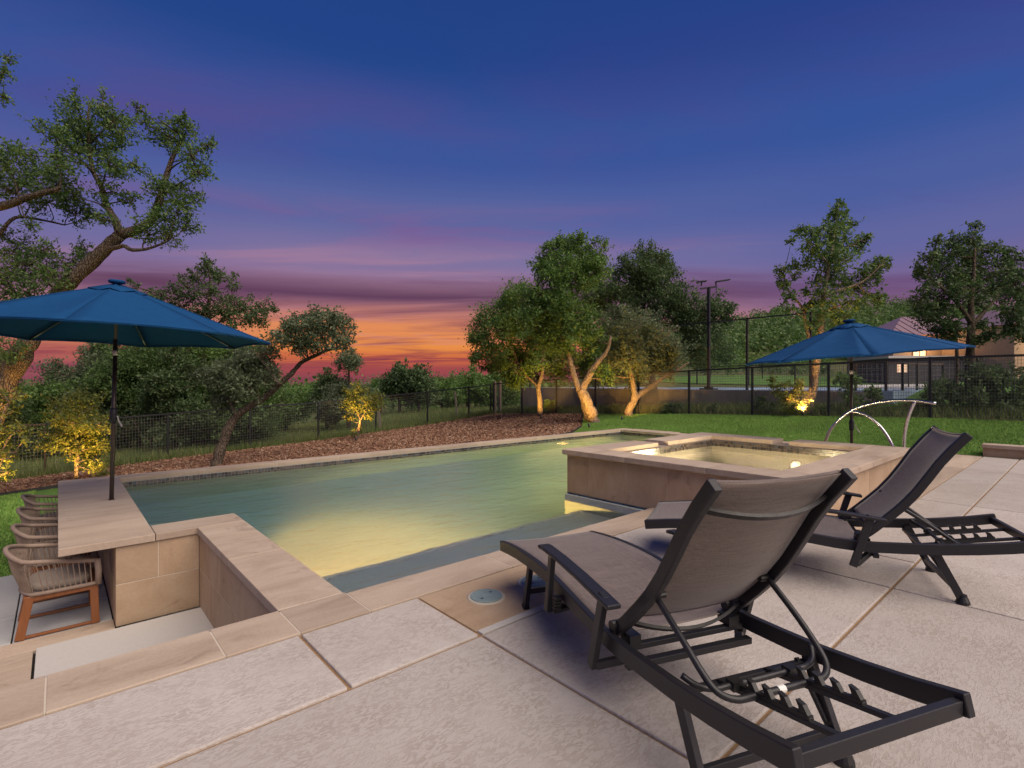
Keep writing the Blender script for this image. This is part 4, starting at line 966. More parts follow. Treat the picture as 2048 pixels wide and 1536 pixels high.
# ---------------------------------------------------------------- houses up the drive
t = NT('pale_drive'); n_ = t.noise(.5, 4, .6); M['drive'] = t.done(t.mix(n_, (.40, .39, .38), (.50, .49, .48)), .85)
t = NT('seamed_roof'); n_ = t.noise(.8, 4, .6); M['roof'] = t.done(t.mix(n_, (.20, .125, .155), (.29, .19, .225)), .45, metal=.3)
M['stucco'] = simple('tan_stucco', (.36, .27, .19), .9, 0, 3, .2, .2)
M['timber'] = simple('brown_timber', (.20, .09, .045), .7)
M['garage'] = simple('charcoal_cladding', (.055, .055, .06), .7)
M['lit_glass'] = mk_glow('lit_glass', (1.0, .48, .14), .8)
def Wg(px, d, z): X = (px-1024)/F_PX*d; return Vector((CA*X+CB*d, -CB*X+CA*d, z))
def house(name, label, px, d, z0, wid, dep, hw, hr_, yaw, wall, roof, wins, eave=.5, lamps=()):
    c = Wg(px, d, z0); r = empty(name, c); tag(r, label, 'house'); r.rotation_euler = (0, 0, yawc+yaw)
    w2, d2 = wid/2, dep/2
    MB().box((-w2, -d2, -2), (w2, d2, hw)).build('wall', wall, r)
    e = eave; V = [(-w2-e, -d2-e, hw+.02), (w2+e, -d2-e, hw+.02), (w2+e, d2+e, hw+.02), (-w2-e, d2+e, hw+.02), (-w2+d2*.75, 0, hw+hr_), (w2-d2*.75, 0, hw+hr_)]
    rf = MB().add(V, [(0, 1, 5, 4), (1, 2, 5), (2, 3, 4, 5), (3, 0, 4), (3, 2, 1, 0)]).build('roof', roof, r)
    n_ = int(wid/.55)
    for i in range(n_+1):
        x = -w2-e+(wid+2*e)*i/n_; top_x = min(max(x, -w2+d2*.75), w2-d2*.75); f = 1.0
        if x < -w2+d2*.75: f = (x+w2+e)/(d2*.75+e)
        if x > w2-d2*.75: f = (w2+e-x)/(d2*.75+e)
        MB().bar((x, -d2-e, hw+.04), (x, -d2-e+(d2+e)*f, hw+.04+(hr_-.02)*f), .05, .05).build('roof_seam', roof, rf)
    MB().box((-w2-e, -d2-e-.06, hw-.18), (w2+e, -d2-e, hw+.05)).build('fascia', M['timber'], r)
    for (x, z, ww, hh) in wins:
        f = MB(); f.box((x-ww/2-.08, -d2-.05, z-.08), (x+ww/2+.08, -d2-.002, z)); f.box((x-ww/2-.08, -d2-.05, z+hh), (x+ww/2+.08, -d2-.002, z+hh+.08))
        f.box((x-ww/2-.08, -d2-.05, z), (x-ww/2, -d2-.002, z+hh)); f.box((x+ww/2, -d2-.05, z), (x+ww/2+.08, -d2-.002, z+hh)); f.box((x-.03, -d2-.04, z), (x+.03, -d2-.002, z+hh))
        wi = f.build('window', M['timber'], r); MB().box((x-ww/2, -d2-.02, z), (x+ww/2, -d2-.003, z+hh)).build('pane', M['lit_glass'], wi)
    for (x, y, z, p_) in lamps:
        MB().box((x-.06, -d2-.14, z), (x+.06, -d2-.01, z+.22)).build('wall_lamp', M['lamp_lens'], r)
        l = bpy.data.lights.new('porch_light', 'POINT'); l.energy = p_; l.color = (1, .55, .2); l.shadow_soft_size = .15; o = bpy.data.objects.new('porch_light', l); link(o, r); o.location = (x, y-.2, z)
    return r
house('house', 'house with purple-brown seamed metal roof behind the right umbrella', 1850, 44, 2.4, 9.0, 7, 2.72, 1.95, -.12, M['stucco'], M['roof'], [(-2.6, 1.0, .9, 1.1), (.6, 1.0, 1.0, 1.1)], .5, [(-2.5, -4.2, 2.0, 110), (1.0, -4.2, 2.0, 110)])
house('house', 'larger tan house with warmly lit wall at the right edge behind trees', 2080, 40, 2.0, 14.0, 8, 3.4, 1.6, .10, M['stucco'], M['roof'], [(-4.4, .8, 1.6, 1.6), (-1.6, .8, 1.8, 1.6), (1.4, .8, 2.0, 1.6), (4, .8, 1.6, 1.6)], .3, [(-4.6, -4.8, 2.2, 170), (-1.6, -4.8, 2.2, 170), (1.4, -4.8, 2.2, 150)])
g_ = empty('garage', Wg(1822, 40, 1.45)); g_.rotation_euler = (0, 0, yawc-.05); tag(g_, 'low charcoal garage with one lit bay at the end of the drive', 'garage')
MB().box((-3.0, -2, -1), (3.6, 2, 1.75)).build('wall', M['garage'], g_); MB().box((-3.2, -2.3, 1.76), (3.8, 2.2, 1.92)).build('roof', M['drive'], g_)
for k in range(6): MB().box((-.9, -2.05, .15+.25*k), (3.3, -2.002, .38+.25*k)).build('door_panel', M['garage'], g_)
MB().box((-2.4, -2.04, .7), (-1.7, -2.003, 1.3)).build('lit_bay', M['lit_glass'], g_)
dr = MB(); pts = [(Wg(1690, 27, 0), Wg(1900, 23, 0)), (Wg(1690, 33, 0), Wg(1930, 30, 0)), (Wg(1700, 37.5, 0), Wg(1990, 37, 0))]
V = []
for a, b_ in pts:
    for k in range(7):
        q = a.lerp(b_, k/6); V.append((q.x, q.y, max(float(TT(q.x, q.y))+.06, 1.12)))
tag(dr.add(V, [(i*7+j, i*7+j+1, (i+1)*7+j+1, (i+1)*7+j) for i in range(2) for j in range(6)]).build('driveway', M['drive']), 'pale concrete driveway up to the houses', kind='structure')
uplawn = MB(); V = []
us_ = np.linspace(37, 60, 14); vs2 = np.linspace(2, 30, 14)
for a in us_:
    for c_ in vs2: V.append((a, c_, float(TT(a, c_))+.05))
tag(uplawn.add(V, [(i*14+j, (i+1)*14+j, (i+1)*14+j+1, i*14+j+1) for i in range(13) for j in range(13)]).build('upper_lawn', M['lawn'], smooth=True), 'smooth green lawn beyond the court', kind='structure')
sl = MB(); V = []
for a in np.linspace(18.4, 25.0, 10):
    for c_ in np.linspace(-6, 4.0, 12): V.append((a, c_, float(np.interp(a, [18.4, 25], [.62, 1.35]))+.02))
tag(sl.add(V, [(i*12+j, (i+1)*12+j, (i+1)*12+j+1, i*12+j+1) for i in range(9) for j in range(11)]).build('side_lawn', M['lawn'], smooth=True), 'green grass bank rising beyond the right fence', kind='structure')
# ---------------------------------------------------------------- trees
def leaf_mesh(centres, n_each, spread, leaf, rng, up=.25, aspect=.46):
    """centres (k,3), n_each leaves round each, gaussian of 'spread' (k,)"""
    c = np.repeat(centres, n_each, 0); s_ = np.repeat(spread, n_each); n = len(c)
    p = c+rng.normal(0, 1, (n, 3))*s_[:, None]*np.array([1, 1, .85])
    ax_ = rng.normal(0, 1, (n, 3)); ax_ /= np.linalg.norm(ax_, axis=1)[:, None]
    nr = rng.normal(0, 1, (n, 3))+np.array([0, 0, up*2]); sd = np.cross(ax_, nr); sd /= np.linalg.norm(sd, axis=1)[:, None]+1e-9
    nn = np.cross(sd, ax_)
    L = leaf*(.5+1.0*rng.random(n)**1.3); w = L*aspect/2
    V = np.empty((n, 4, 3)); V[:, 0] = p; V[:, 1] = p+ax_*(L*.45)[:, None]+sd*w[:, None]+nn*(L*.06)[:, None]; V[:, 2] = p+ax_*L[:, None]; V[:, 3] = p+ax_*(L*.45)[:, None]-sd*w[:, None]+nn*(L*.06)[:, None]
    return V.reshape(-1, 3), np.arange(4*n).reshape(n, 4)
def rough_tube(mb, pts, r0, r1, rng, n=9, k=4, wob=.10):
    P = smooth_path(pts, k); m = len(P)
    rs = [(r0+(r1-r0)*(i/(m-1))**.85)*(1+wob*float(rng.normal())*.6) for i in range(m)]
    P = [p+Vector(rng.normal(0, 1, 3))*rs[i]*wob*.7 if 0 < i < m-1 else p for i, p in enumerate(P)]
    mb.tube(P, rs, n)
def tree(name, label, limbs, clumps, leaf, lm, bm, seed, dens=10, sub=14, twig=True, group=None, cat='tree', tight=.42, up=.25, hang=None, root=None, rs=1.12):
    """limbs: [(points, r0, r1)], clumps: [(centre, radius)]; the first limb point is the foot"""
    rng = np.random.default_rng(seed); dens *= 4.4; leaf *= 1.28
    foot = Vector(limbs[0][0][0]) if limbs else Vector(root)
    r = empty(name, foot); tag(r, label, cat, group)
    wood = MB(); nodes = []
    for pts, r0, r1 in limbs:
        pts = [Vector(p)-foot for p in pts]
        rough_tube(wood, pts, r0, r1, rng)
        sp = smooth_path(pts, 5); nodes += [(p, r0+(r1-r0)*i/len(sp)) for i, p in enumerate(sp)][len(sp)//4:]
    # root flare
    C, N_, S_ = [], [], []
    for cen, R in clumps:
        cen = Vector(cen)-foot; R *= rs
        if nodes:
            bp, br = min(nodes, key=lambda q: (q[0]-cen).length+.9*max(0, q[0].z-cen.z+.15))
            if (bp-cen).length > .12:
                mid = bp.lerp(cen, .5)+Vector(rng.normal(0, 1, 3))*R*.18
                rough_tube(wood, [bp, mid, cen], max(min(br*.55, R*.075), .010), .008, rng, 6, 3)
        k = max(5, int(sub*rng.uniform(.8, 1.2)))
        d = rng.normal(0, 1, (k, 3)); d /= np.linalg.norm(d, axis=1)[:, None]
        rr = R*rng.uniform(.25, 1.0, k)**.6; out = rng.random(k) < .14; rr[out] *= 1.22
        sc = np.array(cen)+d*rr[:, None]*np.array([1, 1, .82])
        tot = dens*(R/leaf)**2; ne = max(3, int(tot/k)); cnt = np.where(out, max(2, ne//3), ne)
        C.append(sc); N_.append(cnt); S_.append(np.where(out, R*.16, R*tight*.62))
        for q in range(max(2, int(3.2*rng.random()+1.5))):           # loose sprays that break the outline
            e = rng.normal(0, 1, 3)+np.array([0, 0, .45]); e /= np.linalg.norm(e); ln = R*rng.uniform(1.15, 1.75); bend = rng.normal(0, .18, 3)*R
            ks = np.linspace(.45, 1, 6); sp = np.array(cen)+e*ks[:, None]*ln+bend*(ks**2)[:, None]
            C.append(sp); N_.append(np.maximum(2, (ne*np.array([.5, .45, .4, .32, .24, .16])*.55).astype(int))); S_.append(np.full(6, R*.10))
            if twig: wood.tube([cen]+[Vector(x) for x in sp[::2]], [.010, .007, .005, .003], 4, False)
        if twig:
            for q in range(k):
                a, b_ = cen, Vector(sc[q]); m_ = a.lerp(b_, .55)+Vector(rng.normal(0, 1, 3))*R*.10
                wood.tube([a, m_, b_+(b_-a)*.15], [.010, .007, .003], 4, False)
    if wood.f: wood.build('trunk', bm, r, True)
    C = np.concatenate(C); N_ = np.concatenate(N_); S_ = np.concatenate(S_)
    V, Fq = leaf_mesh(C, N_, S_, leaf, rng, up)
    npmesh('crown', V, Fq, lm, r)
    return r
def pc(lst, d, sc=1.0, org=(0, 0), dj=0.0, seed=0):
    """list of (x, y, r) in a zoomed crop -> clumps at distance d (with depth jitter)"""
    rng = np.random.default_rng(seed); out = []
    for x, y, r_ in lst:
        dd = d+rng.uniform(-dj, dj); R = r_/sc/F_PX*dd
        out.append((W(org[0]+x/sc, org[1]+y/sc, dd), R))
    return out
def pl(lst, d, sc=1.0, org=(0, 0), dd=0.0):
    n = len(lst); return [W(org[0]+x/sc, org[1]+y/sc, d+dd*i/max(1, n-1)) for i, (x, y) in enumerate(lst)]

# big live oak at the left edge
d1 = 11.0
tree('live_oak', 'tall open live oak with leaning trunk at the left edge behind the umbrella', [
    (pl([(-62, 975), (-30, 880), (0, 800), (18, 755), (40, 715), (60, 678), (95, 620), (128, 577), (166, 540), (205, 503), (240, 470)], d1), .24, .12),
    (pl([(240, 470), (298, 446), (322, 390), (335, 344), (352, 300), (372, 270)], d1, dd=.4), .11, .025),
    (pl([(205, 503), (245, 492), (264, 500), (300, 496), (335, 482)], d1, dd=-.4), .06, .02),
    (pl([(240, 470), (230, 440), (215, 415), (203, 375), (186, 341), (178, 290), (176, 242), (180, 205)], d1, dd=.5), .085, .02),
    (pl([(18, 755), (-40, 640), (-60, 520), (-30, 430), (20, 408), (68, 391), (118, 378)], d1, dd=-.6), .15, .05),
    (pl([(-30, 500), (0, 466), (30, 435), (78, 439), (130, 450)], d1, dd=.6), .06, .015),
    (pl([(-60, 520), (-80, 380), (-40, 250), (-5, 180)], d1, dd=.2), .10, .02)],
    pc([(165, 240, 42), (190, 300, 44), (125, 300, 40), (250, 262, 34), (205, 210, 30), (225, 245, 30), (150, 275, 36), (215, 330, 30), (290, 245, 16), (275, 215, 13), (105, 262, 22),
        (350, 262, 34), (385, 312, 34), (330, 275, 26), (415, 290, 18), (368, 250, 20), (395, 345, 24), (335, 385, 34), (360, 415, 34), (330, 440, 32), (385, 395, 24), (375, 450, 24), (300, 470, 28), (345, 475, 26),
        (240, 345, 22), (265, 395, 20), (205, 385, 28), (215, 440, 18), (270, 330, 18), (60, 350, 44), (115, 368, 40), (15, 330, 40), (150, 430, 26), (95, 405, 34), (30, 385, 36), (185, 430, 20), (120, 330, 28), (55, 310, 24), (150, 395, 24),
        (5, 150, 20), (8, 195, 14), (15, 115, 12), (60, 530, 44), (110, 550, 34), (15, 565, 46), (145, 520, 26), (60, 590, 38), (30, 500, 34), (20, 700, 30), (45, 645, 30), (5, 640, 34), (170, 500, 18), (90, 500, 20), (10, 470, 18), (60, 450, 16)], d1, dj=.7, seed=1),
    .055, M['leaf_oak'], M['bark'], 21, dens=5.6, sub=15, tight=.38, rs=1.03)
# leaning oak in the mulch
o2, s2_ = (200, 500), 3.49; d2_ = 13.6
tree('leaning_oak', 'crooked oak leaning right over the mulch bed from behind the coping', [
    (pl([(800, 1560), (820, 1480), (850, 1370), (890, 1260), (950, 1160), (1050, 1090), (1150, 1030), (1250, 940), (1330, 870), (1400, 790), (1500, 740), (1600, 695), (1730, 685)], d2_, s2_, o2, .8), .155, .03),
    (pl([(1250, 940), (1190, 850), (1120, 760), (1060, 700)], d2_, s2_, o2, .5), .06, .02), (pl([(950, 1150), (900, 1060), (830, 930), (760, 850)], d2_, s2_, o2, .9), .035, .012)],
    pc([(1300, 590, 70), (1400, 550, 80), (1500, 520, 85), (1600, 510, 80), (1700, 570, 60), (1450, 630, 75), (1560, 620, 80), (1660, 640, 60), (1390, 670, 60), (1230, 640, 60), (1490, 450, 40), (1690, 490, 30), (1340, 520, 40), (1600, 440, 20), (1730, 640, 30),
        (1060, 760, 90), (1120, 830, 90), (1000, 880, 90), (1150, 740, 70), (920, 960, 80), (1050, 960, 80), (850, 850, 80), (760, 860, 70), (880, 1080, 70), (1180, 900, 60), (960, 780, 70)], d2_+.4, s2_, o2, .6, 2),
    .065, M['leaf_grey'], M['bark'], 22, dens=8, sub=15, rs=1.38)
# thin tall elm behind the fence
d3 = 20.5
tree('thin_elm', 'thin spiky elm rising above the others behind the left umbrella', [
    (pl([(700, 1420), (720, 1000), (745, 600), (760, 380), (770, 230), (750, 90)], d3, s2_, o2), .16, .02), (pl([(745, 620), (860, 480), (1000, 420), (1180, 410)], d3, s2_, o2, .5), .07, .015), (pl([(745, 600), (600, 420), (450, 320), (230, 250)], d3, s2_, o2, -.5), .07, .012)],
    pc([(750, 80, 36), (720, 130, 50), (780, 170, 60), (690, 200, 60), (600, 250, 50), (570, 190, 26), (850, 190, 46), (940, 190, 24), (930, 260, 34), (760, 290, 66), (650, 330, 60), (540, 320, 60), (450, 320, 50), (350, 300, 46), (240, 250, 30), (200, 220, 16),
        (860, 400, 70), (960, 380, 70), (1050, 400, 70), (1130, 420, 60), (1200, 420, 40), (780, 420, 70), (680, 430, 70), (1000, 480, 70), (1100, 490, 60), (900, 480, 70), (570, 420, 70), (460, 400, 60), (350, 380, 60)], d3, s2_, o2, .9, 3),
    .085, M['leaf_dark'], M['bark'], 23, dens=6.5, sub=13)
# trees and bushes that close the view beyond the back fence: px centre, top, half width, distance, leaf, label
BACK = [(20, 752, 60, 20, 'leaf_dark', 'dark cedar beyond the fence at the left edge, low behind the oak trunk'),
    (105, 762, 55, 21, 'leaf_mid', 'mid green elm beyond the fence under the left end of the blue umbrella'),
    (185, 690, 70, 22, 'leaf_grey', 'grey green oak beyond the fence just left of the umbrella pole'),
    (280, 660, 75, 22, 'leaf_oak', 'broad olive green oak beyond the fence right of the umbrella pole'),
    (350, 690, 70, 19.5, 'leaf_dark', 'dark low cedar behind the fence left of the leaning oak'),
    (430, 675, 75, 21, 'leaf_mid', 'rounded green oak beyond the fence behind the leaning trunk'),
    (505, 715, 62, 20, 'leaf_oak', 'olive bush beyond the fence under the leaning oak crown'),
    (570, 772, 46, 26, 'leaf_mid', 'light green bush beyond the fence below the sunset gap'),
    (640, 762, 44, 34, 'leaf_mid', 'low bright bush in the meadow left of the pointed cedar'),
    (697, 700, 52, 24, 'leaf_grey', 'tall pointed cedar behind the small lit tree'),
    (655, 735, 40, 25, 'leaf_dark', 'dark shorter cedar just left of the pointed cedar'),
    (762, 752, 36, 40, 'leaf_mid', 'green bush between the pointed cedar and the twin cedars'),
    (800, 722, 44, 34, 'leaf_dark', 'left one of the twin dark cedars under the sunset'),
    (838, 726, 40, 33, 'leaf_dark', 'right one of the twin dark cedars under the sunset'),
    (885, 764, 46, 42, 'leaf_mid', 'low green bush right of the twin cedars'),
    (935, 756, 46, 44, 'leaf_mid', 'rounded green bush left of the lit tree group'),
    (985, 742, 52, 36, 'leaf_mid', 'taller green oak behind the fence corner posts')]
for k, (px, top, hw, d, lm, lb) in enumerate(BACK):
    rng = np.random.default_rng(100+k); q = Wg(px, d, 0); z0 = float(TT(q.x, q.y)); foot = Vector((q.x, q.y, z0-.1))
    py0 = HOR+(EYE-z0)/d*F_PX; cl = []; cedar = 'cedar' in lb
    nC = 30 if d < 23 else 22
    for i in range(nC):
        f = rng.uniform(0, 1)**.8; y = top+18+(py0-30-top-18)*f; wv_ = hw*((.22+.9*f**.8) if cedar else (.65+.45*math.sin(math.pi*min(1, f*.85+.12)))); x = px+rng.uniform(-1, 1)*wv_*.85
        cl.append((W(x, y, d+rng.uniform(-1, 1)*hw/F_PX*d*.8), (.25+.14*rng.random())*hw/F_PX*d*(.75 if cedar else 1)))
    cl.append((W(px, top+9, d), .16*hw/F_PX*d)); cl.append((W(px+rng.uniform(-8, 8), top+20, d), .2*hw/F_PX*d))
    tree('cedar' if cedar else ('bush' if 'bush' in lb else 'oak'), lb, [([foot, W(px+rng.uniform(-6, 6), (py0+top)/2, d), W(px, top+25, d)], .12, .02)], cl, .085 if d < 30 else .14, M[lm], M['bark'], 200+k, dens=8, sub=12, twig=d < 23, rs=1.55, cat='tree' if 'bush' not in lb else 'bush', up=.1)
# bare-limbed saplings seen through the fence
for k, (px, d, lb) in enumerate(((372, 19.9, 'pale bare-limbed cedar trunk with sweeping dead branches behind the fence'), (303, 20.1, 'thin pale bare trunk behind the fence left of the dead cedar'), (512, 19.9, 'slanting dead trunk behind the fence right of the leaning oak'))):
    q = Wg(px, d, 0); z0 = float(TT(q.x, q.y)); r = empty('dead_cedar', (q.x, q.y, z0)); tag(r, lb, 'tree'); m = MB(); rng = np.random.default_rng(k+5)
    up = Vector((vR.x*(-.22 if k == 2 else .0), vR.y*(-.22 if k == 2 else 0), 1)); m.tube([Vector((0, 0, -.1)), up*1.0, up*2.2], [.07 if k == 0 else .045, .05, .03], 8)
    for i in range(9 if k == 0 else 2):
        s_ = -1 if i % 2 else 1; h_ = .3+.16*i; p = [up*h_, up*h_+vR*s_*.35+Vector((0, 0, .18)), up*h_+vR*s_*(.7+.2*rng.random())+Vector((0, 0, .55+.3*rng.random())), up*h_+vR*s_*(.9+.3*rng.random())+Vector((0, 0, 1.0))]
        m.tube(smooth_path(p, 3), [.022*(1-.07*j) for j in range(10)], 5)
    m.build('trunk', M['bark_pale'], r, True)

# lit group beside the pool
o6, s6 = (920, 450), 3.414
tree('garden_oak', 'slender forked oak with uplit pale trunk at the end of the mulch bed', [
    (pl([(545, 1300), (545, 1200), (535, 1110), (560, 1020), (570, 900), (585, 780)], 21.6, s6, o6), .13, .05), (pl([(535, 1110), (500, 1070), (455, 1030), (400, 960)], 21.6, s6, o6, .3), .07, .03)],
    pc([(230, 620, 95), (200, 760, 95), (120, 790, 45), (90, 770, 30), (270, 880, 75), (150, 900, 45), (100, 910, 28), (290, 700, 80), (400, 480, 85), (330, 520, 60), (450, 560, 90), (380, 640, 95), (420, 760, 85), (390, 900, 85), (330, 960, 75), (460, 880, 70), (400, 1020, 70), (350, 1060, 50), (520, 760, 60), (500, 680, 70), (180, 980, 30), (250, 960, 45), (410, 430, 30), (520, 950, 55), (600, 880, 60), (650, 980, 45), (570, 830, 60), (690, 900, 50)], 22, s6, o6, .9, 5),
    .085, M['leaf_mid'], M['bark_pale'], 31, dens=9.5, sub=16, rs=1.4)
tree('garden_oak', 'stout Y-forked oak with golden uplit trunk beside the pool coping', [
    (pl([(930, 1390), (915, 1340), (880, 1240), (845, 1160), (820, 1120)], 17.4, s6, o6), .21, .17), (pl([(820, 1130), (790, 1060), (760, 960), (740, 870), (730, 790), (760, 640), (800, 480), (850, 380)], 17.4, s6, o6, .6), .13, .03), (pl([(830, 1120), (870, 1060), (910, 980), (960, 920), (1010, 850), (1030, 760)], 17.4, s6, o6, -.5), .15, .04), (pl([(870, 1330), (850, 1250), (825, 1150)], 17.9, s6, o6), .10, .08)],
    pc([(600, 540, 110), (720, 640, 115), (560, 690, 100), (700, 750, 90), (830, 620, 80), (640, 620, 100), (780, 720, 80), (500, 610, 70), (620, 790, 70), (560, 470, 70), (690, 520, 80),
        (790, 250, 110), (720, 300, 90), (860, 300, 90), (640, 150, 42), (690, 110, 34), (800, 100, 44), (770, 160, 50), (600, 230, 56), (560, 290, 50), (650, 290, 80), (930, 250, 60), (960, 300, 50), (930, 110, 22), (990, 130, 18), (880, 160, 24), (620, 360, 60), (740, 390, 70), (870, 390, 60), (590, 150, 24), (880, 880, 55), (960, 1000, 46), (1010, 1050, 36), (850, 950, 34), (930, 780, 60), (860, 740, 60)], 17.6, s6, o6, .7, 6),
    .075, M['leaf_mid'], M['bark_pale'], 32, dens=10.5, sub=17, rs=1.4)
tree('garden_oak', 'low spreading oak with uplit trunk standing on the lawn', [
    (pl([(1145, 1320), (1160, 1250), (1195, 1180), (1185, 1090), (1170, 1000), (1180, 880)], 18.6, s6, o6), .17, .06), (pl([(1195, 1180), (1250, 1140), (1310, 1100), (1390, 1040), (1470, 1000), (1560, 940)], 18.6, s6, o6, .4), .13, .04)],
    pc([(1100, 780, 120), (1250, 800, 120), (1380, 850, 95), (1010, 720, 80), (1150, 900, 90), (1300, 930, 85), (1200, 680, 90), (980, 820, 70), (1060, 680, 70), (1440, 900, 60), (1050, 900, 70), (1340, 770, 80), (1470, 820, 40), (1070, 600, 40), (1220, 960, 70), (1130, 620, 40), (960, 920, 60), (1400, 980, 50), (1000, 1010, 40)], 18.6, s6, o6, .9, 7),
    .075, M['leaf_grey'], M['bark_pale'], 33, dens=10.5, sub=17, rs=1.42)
tree('dark_oak', 'big dark oak behind the uplit oaks, in front of the court light', [
    (pl([(1330, 1290), (1320, 1100), (1280, 900), (1240, 700), (1280, 420)], 22.5, s6, o6), .22, .05), (pl([(1300, 1000), (1450, 860), (1600, 720), (1720, 640)], 22.5, s6, o6, .6), .11, .03)],
    pc([(1250, 280, 100), (1340, 260, 75), (1150, 300, 60), (1400, 280, 50), (1150, 400, 110), (1300, 420, 115), (1010, 470, 100), (1120, 500, 100), (1430, 480, 105), (1540, 560, 105), (1640, 600, 85), (1760, 590, 70), (1820, 570, 40), (1650, 740, 95), (1740, 840, 75), (1540, 700, 100), (1420, 620, 100), (1280, 560, 100), (950, 560, 80), (1600, 860, 80), (1800, 900, 50), (1690, 930, 55), (1370, 230, 40), (1830, 640, 36), (1450, 330, 36), (1110, 230, 22), (900, 500, 60), (600, 960, 60), (700, 1010, 55), (500, 1010, 50), (850, 1000, 60), (950, 1060, 55), (1080, 1020, 60), (780, 900, 60), (1180, 1050, 50), (640, 860, 60), (900, 930, 60)], 22.5, s6, o6, 1.0, 8),
    .09, M['leaf_dark'], M['bark'], 34, dens=10, sub=17, rs=1.4)
# right trees
o4, s4 = (1500, 380), 3.737
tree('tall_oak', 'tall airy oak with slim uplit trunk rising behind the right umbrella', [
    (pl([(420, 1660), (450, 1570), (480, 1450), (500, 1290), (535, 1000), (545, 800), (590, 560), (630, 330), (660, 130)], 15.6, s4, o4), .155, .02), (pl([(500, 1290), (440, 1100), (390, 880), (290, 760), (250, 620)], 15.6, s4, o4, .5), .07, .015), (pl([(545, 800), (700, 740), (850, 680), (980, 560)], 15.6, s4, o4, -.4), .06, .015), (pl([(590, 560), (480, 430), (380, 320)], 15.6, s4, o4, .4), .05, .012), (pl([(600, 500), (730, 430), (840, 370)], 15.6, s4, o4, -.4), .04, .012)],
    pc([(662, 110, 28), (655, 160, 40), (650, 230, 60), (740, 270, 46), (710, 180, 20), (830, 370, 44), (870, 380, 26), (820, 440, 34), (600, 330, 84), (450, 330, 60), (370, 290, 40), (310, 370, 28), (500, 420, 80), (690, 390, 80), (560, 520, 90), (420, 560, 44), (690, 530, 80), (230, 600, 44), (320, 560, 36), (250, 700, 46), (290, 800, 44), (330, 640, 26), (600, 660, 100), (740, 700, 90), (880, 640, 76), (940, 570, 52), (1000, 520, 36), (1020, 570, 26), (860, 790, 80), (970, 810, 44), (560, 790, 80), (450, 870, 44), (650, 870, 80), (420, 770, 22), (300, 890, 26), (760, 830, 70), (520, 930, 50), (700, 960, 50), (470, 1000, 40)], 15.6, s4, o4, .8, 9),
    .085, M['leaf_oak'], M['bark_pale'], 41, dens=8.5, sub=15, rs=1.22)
tree('broad_elm', 'broad feathery elm at the right, standing in front of the lit houses', [
    (pl([(1645, 1560), (1645, 1190), (1655, 1010), (1650, 850), (1670, 650), (1680, 430)], 15.5, s4, o4), .15, .03), (pl([(1655, 1010), (1760, 900), (1850, 790), (1920, 650)], 15.5, s4, o4, .4), .08, .02), (pl([(1655, 1000), (1560, 860), (1420, 720), (1330, 640)], 15.5, s4, o4, -.4), .075, .02), (pl([(1540, 1560), (1545, 1150), (1480, 950), (1350, 850)], 16.2, s4, o4), .07, .02)],
    pc([(1690, 280, 34), (1660, 360, 54), (1530, 380, 50), (1400, 390, 40), (1450, 470, 70), (1350, 500, 46), (1600, 480, 80), (1740, 470, 70), (1850, 430, 34), (1900, 500, 60), (1980, 520, 46), (1300, 610, 60), (1420, 610, 90), (1560, 620, 96), (1700, 600, 96), (1840, 620, 90), (1960, 600, 50), (1240, 640, 30), (1330, 730, 56), (1450, 750, 90), (1600, 740, 90), (1740, 740, 80), (1300, 870, 70), (1420, 890, 84), (1330, 970, 64), (1480, 980, 66), (1560, 1050, 44), (1400, 1060, 50), (1500, 1110, 44), (1740, 1000, 44), (1800, 1080, 50), (1720, 1120, 44), (1260, 820, 40), (1700, 850, 60), (1850, 730, 60)], 15.6, s4, o4, .9, 10),
    .08, M['leaf_dark'], M['bark'], 42, dens=9.5, sub=16, rs=1.28)
tree('dark_elm', 'dark elm cut off by the right edge, in front of the tan house', [
    (pl([(2150, 1500), (2140, 1200), (2080, 950), (2040, 750)], 14, s4, o4), .13, .03)],
    pc([(1980, 710, 66), (1910, 810, 60), (2030, 800, 80), (1970, 890, 60), (2050, 640, 50), (1900, 930, 46), (2020, 1000, 66), (1940, 1060, 50), (2080, 900, 80), (2060, 1080, 60)], 14, s4, o4, .8, 11),
    .08, M['leaf_dark'], M['bark'], 43, dens=9, sub=15, rs=1.3)

# small uplit trees and shrubs
tree('lit_tree', 'small golden uplit tree standing in the mulch in front of the back fence', [
    (pl([(716, 878), (717, 855), (720, 840), (712, 815), (705, 795)], 18.6), .055, .02), (pl([(720, 842), (735, 815), (745, 795)], 18.6), .03, .012)],
    pc([(705, 790, 16), (725, 785, 16), (745, 800, 15), (700, 812, 14), (728, 812, 15), (712, 775, 10), (755, 810, 10), (738, 830, 10), (697, 835, 9), (720, 862, 6), (707, 868, 5), (758, 795, 8)], 18.6, dj=.3, seed=12), .07, M['leaf_lime'], M['bark_pale'], 51, dens=7, sub=10)
tree('lit_shrub', 'round yellow uplit bush on a short stem left of the bar counter', [
    (pl([(153, 955), (153, 925), (155, 905), (150, 875)], 12.6), .05, .025)],
    pc([(150, 880, 26), (175, 870, 26), (195, 890, 22), (120, 870, 26), (135, 845, 26), (165, 835, 26), (195, 850, 22), (108, 890, 18), (195, 920, 20), (180, 905, 20), (140, 905, 16), (150, 805, 24), (120, 825, 22), (200, 940, 16), (185, 815, 20)], 12.6, dj=.5, seed=13), .06, M['leaf_lime'], M['bark_pale'], 52, dens=7.5, sub=12, cat='bush')
